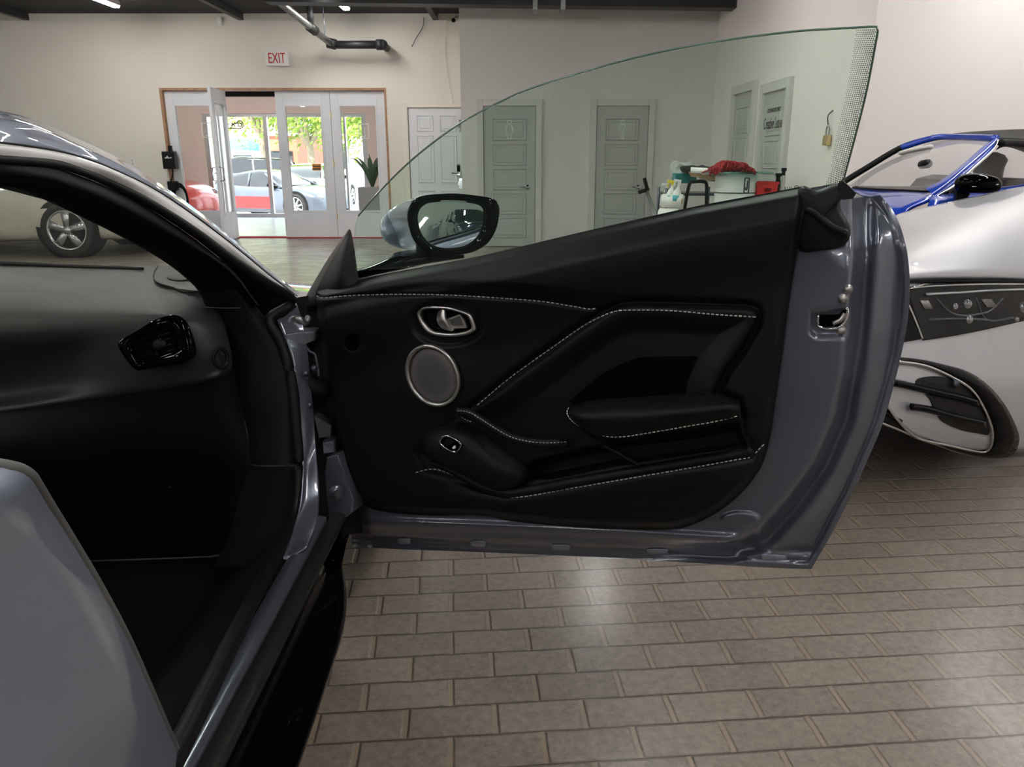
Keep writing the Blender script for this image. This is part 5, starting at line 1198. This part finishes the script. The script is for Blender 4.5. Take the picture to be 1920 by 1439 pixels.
LRp('pillar_trim', [[(a, b, c - .004) for a, b, c in S2], [(p[0], (p[1] + q[1]) / 2, (p[2] + q[2]) / 2 - .025) for p, q in zip(S2, IN)], [(p[0], (p[1] * .15 + q[1] * .85), (p[2] + q[2]) / 2 + .01) for p, q in zip(S2, IN)], IN, [(a + 4, b - 8, c + .08) for a, b, c in IN]], 'pillar_black', 80, 22)
V_ = lambda L: [R(*p) for p in L]
def shift(L, dx, dy, dz): return [p + Vector((dx, dy, dz)) for p in L]
obj('roof_lining', loft([V_(IN[:5]), shift(V_(IN[:5]), -.25, .03, .05), shift(V_(IN[:5]), -.7, .05, .06), shift(V_(IN[:5]), -1.3, .0, .02)], 20, 16), 'pillar_black', sp, True)
obj('roof', loft([V_(ROOF_IN[:5]), shift(V_(ROOF_IN[:5]), -.3, .02, .015), shift(V_(ROOF_IN[:5]), -.8, .02, .0), shift(V_(ROOF_IN[:5]), -1.2, .0, -.03)], 20, 16), 'slate_paint', sp, True)
WR = V_([(p[0], p[1] - 14, p[2] + .05) for p in IN])
obj('windscreen', loft([WR, shift(WR, -.35, .06, .0), shift(WR, -.8, .08, .0), shift(WR, -1.35, .0, 0)], 40, 30), 'screen_glass', sp, True)
LRp('cowl_filler', [[(400, 462, 1.74), (450, 505, 1.82), (510, 545, 1.95), (560, 560, 2.04), (600, 548, 2.08), (640, 540, 2.1)], [(440, 540, 1.86), (490, 600, 1.94), (530, 650, 1.97), (580, 650, 2.0), (630, 650, 2.02), (660, 650, 2.05)]], 'black_plastic', 20, 8)
# ---- dashboard ------------------------------------------------------------
cols = [-260, -100, 0, 100, 200, 300, 365, 405, 425, 432]
ds = [[(-260, 494, 2.20), (-100, 494, 2.20), (0, 496, 2.20), (100, 497, 2.19), (200, 498, 2.17), (290, 500, 2.12), (345, 510, 2.00), (385, 535, 1.88), (410, 560, 1.84), (425, 590, 1.83)],
      [(-260, 520, 2.02), (-100, 520, 2.02), (0, 520, 2.02), (100, 520, 2.01), (200, 520, 1.99), (290, 522, 1.96), (345, 532, 1.89), (385, 552, 1.82), (412, 578, 1.80), (428, 605, 1.81)],
      [(-260, 556, 1.86), (-100, 556, 1.86), (0, 556, 1.86), (100, 556, 1.85), (200, 556, 1.83), (290, 556, 1.81), (345, 562, 1.78), (385, 578, 1.76), (415, 602, 1.77), (430, 625, 1.80)],
      [(-260, 600, 1.75), (-100, 600, 1.75), (0, 600, 1.75), (100, 596, 1.74), (200, 590, 1.725), (290, 584, 1.70), (345, 590, 1.70), (385, 602, 1.71), (417, 624, 1.75), (432, 640, 1.80)],
      [(-260, 645, 1.74), (-100, 645, 1.74), (0, 645, 1.74), (100, 638, 1.73), (200, 618, 1.70), (290, 608, 1.672), (350, 612, 1.672), (392, 630, 1.69), (420, 648, 1.735), (434, 655, 1.79)],
      [(-260, 700, 1.82), (-100, 700, 1.82), (0, 698, 1.81), (100, 684, 1.79), (200, 664, 1.71), (290, 656, 1.665), (355, 654, 1.665), (398, 662, 1.685), (424, 672, 1.73), (436, 672, 1.79)],
      [(-260, 745, 1.84), (-100, 745, 1.84), (0, 742, 1.83), (100, 728, 1.80), (200, 706, 1.72), (290, 694, 1.68), (355, 688, 1.675), (400, 688, 1.69), (428, 690, 1.74), (438, 688, 1.80)],
      [(-260, 776, 1.78), (-100, 774, 1.78), (0, 768, 1.77), (100, 754, 1.75), (200, 740, 1.72), (290, 727, 1.70), (355, 716, 1.69), (396, 708, 1.69), (412, 703, 1.70), (430, 700, 1.76)],
      [(-260, 784, 1.80), (-100, 782, 1.80), (0, 776, 1.79), (100, 762, 1.77), (200, 748, 1.74), (290, 735, 1.72), (355, 724, 1.71), (396, 716, 1.71), (410, 710, 1.72), (430, 706, 1.78)]]
dash = LRp('dashboard', ds, 'dash_leather', 70, 70)
gb = [[(-260, 780, 1.79), (-100, 778, 1.79), (0, 772, 1.78), (100, 758, 1.76), (200, 744, 1.73), (300, 730, 1.72), (370, 718, 1.72), (420, 704, 1.74), (440, 690, 1.78)],
      [(-260, 860, 1.76), (-100, 858, 1.76), (0, 855, 1.76), (100, 850, 1.76), (200, 845, 1.75), (300, 840, 1.75), (370, 836, 1.75), (425, 830, 1.76), (465, 826, 1.78)],
      [(-260, 960, 1.84), (-100, 958, 1.84), (0, 955, 1.84), (100, 950, 1.85), (200, 945, 1.86), (300, 940, 1.86), (370, 936, 1.86), (425, 925, 1.83), (478, 900, 1.76)],
      [(-260, 1070, 1.98), (-100, 1066, 1.98), (0, 1062, 1.98), (100, 1058, 1.98), (170, 1053, 1.98), (300, 1048, 1.98), (380, 1044, 1.97), (425, 1030, 1.90), (470, 960, 1.74)]]
obj('glovebox', loft([[R(*p) for p in r_] for r_ in gb], 50, 30), 'black_leather', dash, True)
bm = bmesh.new(); uvs(bm, R(318, 914, 1.83), .006, 12); obj('glovebox_clip', bm, 'black_plastic', dash, True)
# defroster slot, corner speaker panel
obj('defroster_slot', tube([R(-200, 493, 2.185), R(0, 494, 2.185), (R(120, 499, 2.15)), R(230, 502, 2.10), R(268, 504, 2.06)], lambda t: .008 - .004 * t, 8, n=40), 'black_rubber', dash, True)
def DSH(px, py, o_=.0): 
    Y = float(np.interp(py, [495, 520, 556, 600], [2.14, 1.95, 1.80, 1.70])) - max(0, px - 300) * .0004
    return R(px, py, Y - o_)
obj('corner_panel', loft([[DSH(*p, .015) for p in r_] for r_ in ([(292, 500), (330, 498), (360, 505)], [(288, 512), (325, 512), (372, 522)], [(288, 524), (330, 530), (378, 540)], [(303, 534), (345, 543), (380, 546)])], 20, 14), 'dash_leather', dash, True)
obj('panel_gap', tube([DSH(a, b, .022) for a, b in ((296, 499), (289, 510), (288, 522), (298, 531), (325, 539), (345, 547), (378, 546))], .0016, 6, n=50), 'black_rubber', dash, True)
obj('tweeter_grille', dome([DSH(a, b, .020) for a, b in ((313, 521), (320, 515), (336, 513), (352, 516), (358, 522), (345, 526), (328, 526))], (0, -.3, .95), .004, 40, 5, .4), 'speaker_grey', dash, True)
# air vent
vn = Vector((.12, -.97, .22)).normalized(); vc = R(297, 643, 1.645)
def VP(px, py, o_=0): return RP(px, py, vc, vn) + vn * o_
vo_ = [(224, 648), (232, 636), (260, 620), (290, 602), (318, 592), (334, 592), (350, 604), (362, 630), (368, 658), (362, 672), (340, 682), (300, 688), (268, 694), (255, 692), (240, 676)]
vi_ = [(250, 650), (258, 636), (290, 622), (316, 614), (324, 618), (333, 645), (332, 655), (300, 668), (268, 680), (262, 676)]
VO = closed_cr([VP(a, b) for a, b in vo_], 72); VI = closed_cr([VP(a, b, .002) for a, b in vi_], 72)
vent = obj('air_vent', ringband(VO, VI, vn, .012), 'gloss_black', dash, True)
obj('vent_back', slab([p + vn * .003 for p in VI], -vn * .004), 'gloss_black', dash)
bm = bmesh.new()
for k in range(5):
    y0 = 630 + k * 11; tube([VP(254 + k * 3, y0 + 12, .004), VP(330, y0 - 8, .004)], .0028, 6, bm, smooth=False)
tube([VP(300, 624, .006), VP(305, 666, .006)], .004, 6, bm, smooth=False)
obj('vent_fins', bm, 'gloss_black', dash, True)
obj('vent_knob', dome([VP(a, b, .004) for a, b in ((288, 642), (300, 636), (312, 640), (314, 650), (302, 656), (290, 654))], vn, .008, 24, 5, .7), 'black_plastic', dash, True)
obj('vent_chrome', tube([VP(243, 636, .008), VP(247, 655, .008), VP(258, 684, .008)], .0022, 6), 'dark_metal', dash, True)
# airbag key switch on the dash end
kc = R(413, 672, 1.69); kn = Vector((.85, -.5, .1)).normalized(); ka = kn.cross(Vector((0, 0, 1))).normalized(); kb = ka.cross(kn)
obj('key_switch', ringband([kc + ka * .022 * math.cos(t) + kb * .026 * math.sin(t) for t in [i * PI / 16 for i in range(32)]], [kc + ka * .014 * math.cos(t) + kb * .018 * math.sin(t) for t in [i * PI / 16 for i in range(32)]], kn, .004), 'black_plastic', dash, True)
# kick panel and hinge pillar trim between dashboard and seal
kp_ = [[(372, 548, 1.77), (400, 545, 1.75), (440, 540, 1.76), (478, 572, 1.80)],
       [(395, 590, 1.80), (425, 590, 1.77), (470, 590, 1.77), (502, 602, 1.80)],
       [(425, 660, 1.80), (450, 655, 1.77), (500, 655, 1.77), (528, 650, 1.79)],
       [(436, 720, 1.79), (465, 720, 1.76), (520, 720, 1.755), (546, 720, 1.77)],
       [(462, 800, 1.78), (485, 800, 1.75), (530, 800, 1.73), (554, 800, 1.75)],
       [(470, 872, 1.77), (492, 872, 1.73), (535, 872, 1.70), (557, 870, 1.73)]]
LRp('kick_panel', kp_, 'pillar_black', 30, 40)
obj('trim_gap', tube([R(384, 577, 1.735), R(420, 578, 1.735), R(452, 578, 1.745)], .0012, 6), 'dark_metal', sp, True)
obj('trim_gap', tube([R(470, 872, 1.755), R(500, 874, 1.715), R(532, 874, 1.69)], .0012, 6), 'dark_metal', sp, True)
# ---- sill, carpet, floor (run along the car) -------------------------------
def prof(name, pts, y0, y1, m, parent=sp, n=30, yend=None, smooth=True):
    """pts: (photo x on the line y=1300, height) -> section swept along the car; heads converge where the photo shows them"""
    P = [RZ(px, 1300, z) for px, z in pts]; rows = []
    for i in range(n):
        y = y0 + (y1 - y0) * i / (n - 1); t = i / (n - 1)
        rows.append([Vector((p.x + (yend(t, k) if yend else 0), y, p.z)) for k, p in enumerate(P)])
    return obj(name, grid(rows), m, parent, smooth)
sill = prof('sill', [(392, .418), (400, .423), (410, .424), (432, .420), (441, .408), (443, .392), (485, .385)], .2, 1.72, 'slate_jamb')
# painted hinge pillar rising from the sill
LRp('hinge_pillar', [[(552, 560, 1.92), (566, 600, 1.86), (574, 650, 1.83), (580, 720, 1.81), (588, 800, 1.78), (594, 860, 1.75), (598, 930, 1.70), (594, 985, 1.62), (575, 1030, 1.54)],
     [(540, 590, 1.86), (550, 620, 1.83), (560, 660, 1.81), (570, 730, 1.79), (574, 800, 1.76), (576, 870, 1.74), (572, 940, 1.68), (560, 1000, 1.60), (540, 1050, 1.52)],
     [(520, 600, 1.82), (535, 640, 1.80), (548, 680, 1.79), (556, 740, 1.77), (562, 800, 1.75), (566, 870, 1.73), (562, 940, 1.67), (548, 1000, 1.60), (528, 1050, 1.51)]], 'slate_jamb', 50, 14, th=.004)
LRp('hinge_recess', [[(545, 560, 2.0), (560, 700, 1.95), (565, 820, 1.92), (570, 930, 1.88), (590, 1010, 1.84)], [(640, 545, 2.0), (650, 700, 1.98), (660, 820, 1.95), (670, 930, 1.9), (680, 1000, 1.84)]], 'black_plastic', 20, 8)
obj('upper_hinge', slab([R(*p) for p in ((534, 628, 1.80), (560, 622, 1.82), (592, 622, 1.84), (590, 640, 1.84), (566, 648, 1.82), (540, 652, 1.80))], (0, .05, 0), bev=.004), 'slate_jamb', sp)
obj('check_strap', slab([R(*p) for p in ((588, 780, 1.82), (600, 784, 1.83), (622, 800, 1.84), (620, 822, 1.84), (604, 818, 1.83), (598, 824, 1.82))], (0, .03, 0), bev=.003), 'dark_metal', sp)
obj('lower_hinge', slab([R(*p) for p in ((604, 830, 1.82), (626, 828, 1.82), (628, 850, 1.82), (606, 852, 1.80))], (0, .05, 0), bev=.004), 'slate_jamb', sp)
bp_ = obj('hinge_bracket', slab([R(*p) for p in ((612, 858, 1.79), (632, 852, 1.79), (650, 900, 1.79), (663, 940, 1.79), (660, 962, 1.79), (640, 978, 1.79), (622, 990, 1.79), (616, 984, 1.79), (618, 950, 1.79), (611, 930, 1.79), (608, 890, 1.79))], (.02, .05, 0), bev=.004), 'slate_jamb', sp)
q = R(630, 922, 1.775); bm = bmesh.new(); cyl(q, q + Vector((.004, -.008, 0)), .018, 20, bm); obj('bracket_bolt', bm, 'slate_jamb', bp_, True); obj('bolt_head', cyl(q + Vector((.004, -.008, 0)), q + Vector((.008, -.014, 0)), .009, 6), 'dark_metal', bp_)
for (a, b) in ((578, 760), (572, 700), (588, 690), (577, 772)): 
    q = R(a, b, 1.79); obj('pillar_bolt', cyl(q, q + Vector((.006, -.008, 0)), .007, 12), 'dark_metal', sp, True)
obj('strap_wire', tube([R(575, 652, 1.83), R(582, 660, 1.82), (R(590, 664, 1.82)), R(594, 680, 1.82), R(598, 706, 1.82)], .003, 8), 'slate_jamb', sp, True)
obj('wiring_boot', tube([R(560, 690, 1.84), R(575, 715, 1.82), R(600, 730, 1.84), R(615, 728, 1.88)], .022, 12), 'black_rubber', sp, True)
obj('hinge_bits', tube([R(545, 600, 1.86), R(560, 598, 1.85), R(572, 606, 1.86), R(578, 596, 1.88)], .008, 8), 'satin_metal', sp, True)
obj('hinge_bits', tube([R(548, 676, 1.80), R(553, 690, 1.79), R(552, 706, 1.79)], .006, 8), 'slate_jamb', sp, True)
# dark step strip and gloss black skirt
skx = lambda t, k: 0
prof('step_strip', [(443, .395), (446, .400), (470, .398), (484, .392), (489, .380), (490, .360)], .2, 1.80, 'scuff_grey')
def skirt_x(t, k): return [0, .00, .01, .0, -.02, -.05][k] * 0 + (-.03 * max(0, (t - .72) / .28) ** 2 if k > 0 else 0)
prof('side_skirt', [(488, .372), (500, .345), (530, .318), (562, .302), (586, .29), (592, .275), (572, .20)], .2, 1.72, 'gloss_black', yend=lambda t, k: [0, .0, .0, .0, .0, 0, 0][k] + (.02 * math.sin(PI * t) if k >= 3 else 0) - (.05 * max(0, (t - .8) / .2) ** 2 if k >= 2 else 0))
LRp('skirt_front', [[(566, 1010, 1.74), (590, 960, 1.9), (640, 930, 2.2), (690, 900, 2.5)], [(610, 1010, 1.72), (630, 980, 1.88), (665, 940, 2.2), (700, 910, 2.5)], [(625, 1060, 1.70), (642, 1010, 1.86), (668, 960, 2.2), (704, 930, 2.5)], [(638, 1060, 1.66), (650, 1010, 1.82), (668, 980, 2.2), (704, 945, 2.5)]], 'gloss_black', 24, 12, th=.004)
carp = prof('sill_carpet', [(392, .415), (378, .425), (350, .432), (318, .425), (297, .40), (288, .36), (270, .20), (258, .175)], .2, 1.72, 'carpet', n=30, yend=lambda t, k: 0)
LRp('sill_carpet_end', [[(470, 874, 1.76), (500, 876, 1.72), (535, 876, 1.70), (556, 880, 1.72)], [(450, 930, 1.72), (485, 935, 1.67), (530, 935, 1.66), (553, 940, 1.68)], [(428, 1010, 1.66), (465, 1010, 1.60), (515, 1010, 1.60), (540, 990, 1.62)], [(402, 1060, 1.60), (440, 1062, 1.52), (490, 1062, 1.50), (520, 1045, 1.52)]], 'carpet', 24, 24)
bm = bmesh.new(); q = [RZ(270, 1300, .17).x + .02, -2.1]; bx(bm, q[1], q[0], .1, 1.98, .15, .172); obj('footwell_carpet', bm, 'carpet', sp)
obj('carpet_edge', tube([R(90, 1058, 1.955), R(170, 1053, 1.955), R(300, 1048, 1.955), R(380, 1045, 1.955), R(418, 1042, 1.945)], .0028, 6), 'speaker_grey', sp, True)
obj('seat_base', dome([Vector(p) for p in ((-1.15, .2, .2), (-.68, .2, .2), (-.66, .55, .2), (-.70, .74, .2), (-1.12, .74, .2), (-1.18, .55, .2))], (0, 0, 1), .16, 40, 8, .8), 'black_leather', sp, True)
# ---- rear quarter panel next to the camera ---------------------------------
E = [(-90, 872, .50), (0, 878, .555), (28, 882, .565), (50, 888, .575), (68, 898, .585), (84, 922, .60), (110, 965, .63), (150, 1030, .67), (200, 1115, .72), (250, 1210, .775), (290, 1300, .83), (322, 1375, .88), (350, 1439, .92), (375, 1510, .95)]
def qp(k, s):
    a, b, c = E[k]; p = R(a, b, c)
    h = (p.z - .42) / .6      # 0 at the sill, 1 at the top corner
    back = s * 1.0
    out = Vector((-.17, 0, .015)) if k == 0 else (Vector((-.11, 0, .01)) if k == 1 else (Vector((-.05, 0, 0)) if k == 2 else Vector()))
    return p + Vector((.07 * math.sin(min(1, s * 1.4) * PI / 2) * (1 - .3 * h), -back, .10 * s * h - .02 * s))
rows = [[qp(k, s) for k in range(len(E))] for s in (0, .012, .05, .12, .25, .45, .8, 1.6)]
rows[0] = [p + Vector((-.006, .004, 0)) for p in rows[0]]
qtr = obj('rear_quarter', loft(rows, 90, 50), 'slate_paint', sp, True)
obj('quarter_edge', loft([[R(*p) + Vector((-.006, .004, 0)) for p in E], [R(*p) + Vector((-.018, .012, 0)) for p in E], [R(*p) + Vector((-.05, -.02, -.01)) for p in E], [R(*p) + Vector((-.10, -.25, -.02)) for p in E]], 90, 12), 'shut_edge', qtr, True)
obj('quarter_trim', tube([R(*p) + Vector((-.010, .006, 0)) for p in E], .0062, 10, n=120), 'shut_edge', qtr, True)
# body carried on out of view: door sill to rear, far side, bonnet, wheels
bn = [[(-.40, 2.02, .80), (-.38, 2.5, .79), (-.36, 3.0, .74), (-.42, 3.6, .64), (-.62, 4.1, .5)], [(-.62, 2.08, .86), (-.62, 2.5, .84), (-.62, 3.0, .775), (-.66, 3.6, .66), (-.8, 4.2, .5)], [(-1.3, 2.2, .93), (-1.3, 2.6, .89), (-1.3, 3.1, .79), (-1.3, 3.7, .66), (-1.3, 4.3, .5)], [(-2.2, 2.05, .86), (-2.22, 2.5, .84), (-2.22, 3.0, .77), (-2.15, 3.6, .65), (-1.95, 4.1, .5)]]
obj('bonnet', loft(bn, 24, 30), 'slate_paint', sp, True)
fs = [[(-.40, 2.02, .80), (-.38, 2.5, .79), (-.36, 3.0, .74), (-.42, 3.6, .64), (-.62, 4.1, .5)], [(-.38, 2.0, .6), (-.34, 2.5, .6), (-.32, 3.0, .6), (-.38, 3.6, .55), (-.6, 4.12, .45)], [(-.42, 1.98, .25), (-.38, 2.5, .22), (-.37, 3.0, .22), (-.42, 3.6, .22), (-.62, 4.1, .22)]]
obj('front_wing', loft(fs, 24, 18), 'slate_paint', sp, True)
obj('underbody', box(-2.15, -.55, -1.6, 4.0, .115, .149), 'black_plastic', sp)
for x, y in ((-.52, 3.1), (-2.1, 3.1), (-.52, -.95), (-2.1, -.95)):
    s_ = 1 if x > -1 else -1; bm = bmesh.new(); cyl((x - s_ * .12, y, .345), (x + s_ * .10, y, .345), .345, 32, bm); obj('wheel', bm, 'tyre', sp, True)
obj('far_door', loft([[(-2.2, .1, .2), (-2.25, 1, .2), (-2.2, 2.1, .2)], [(-2.28, .1, .6), (-2.3, 1, .6), (-2.26, 2.1, .6)], [(-2.15, .1, .92), (-2.15, 1, .92), (-2.15, 2.1, .9)]], 12, 12), 'black_leather', sp, True)
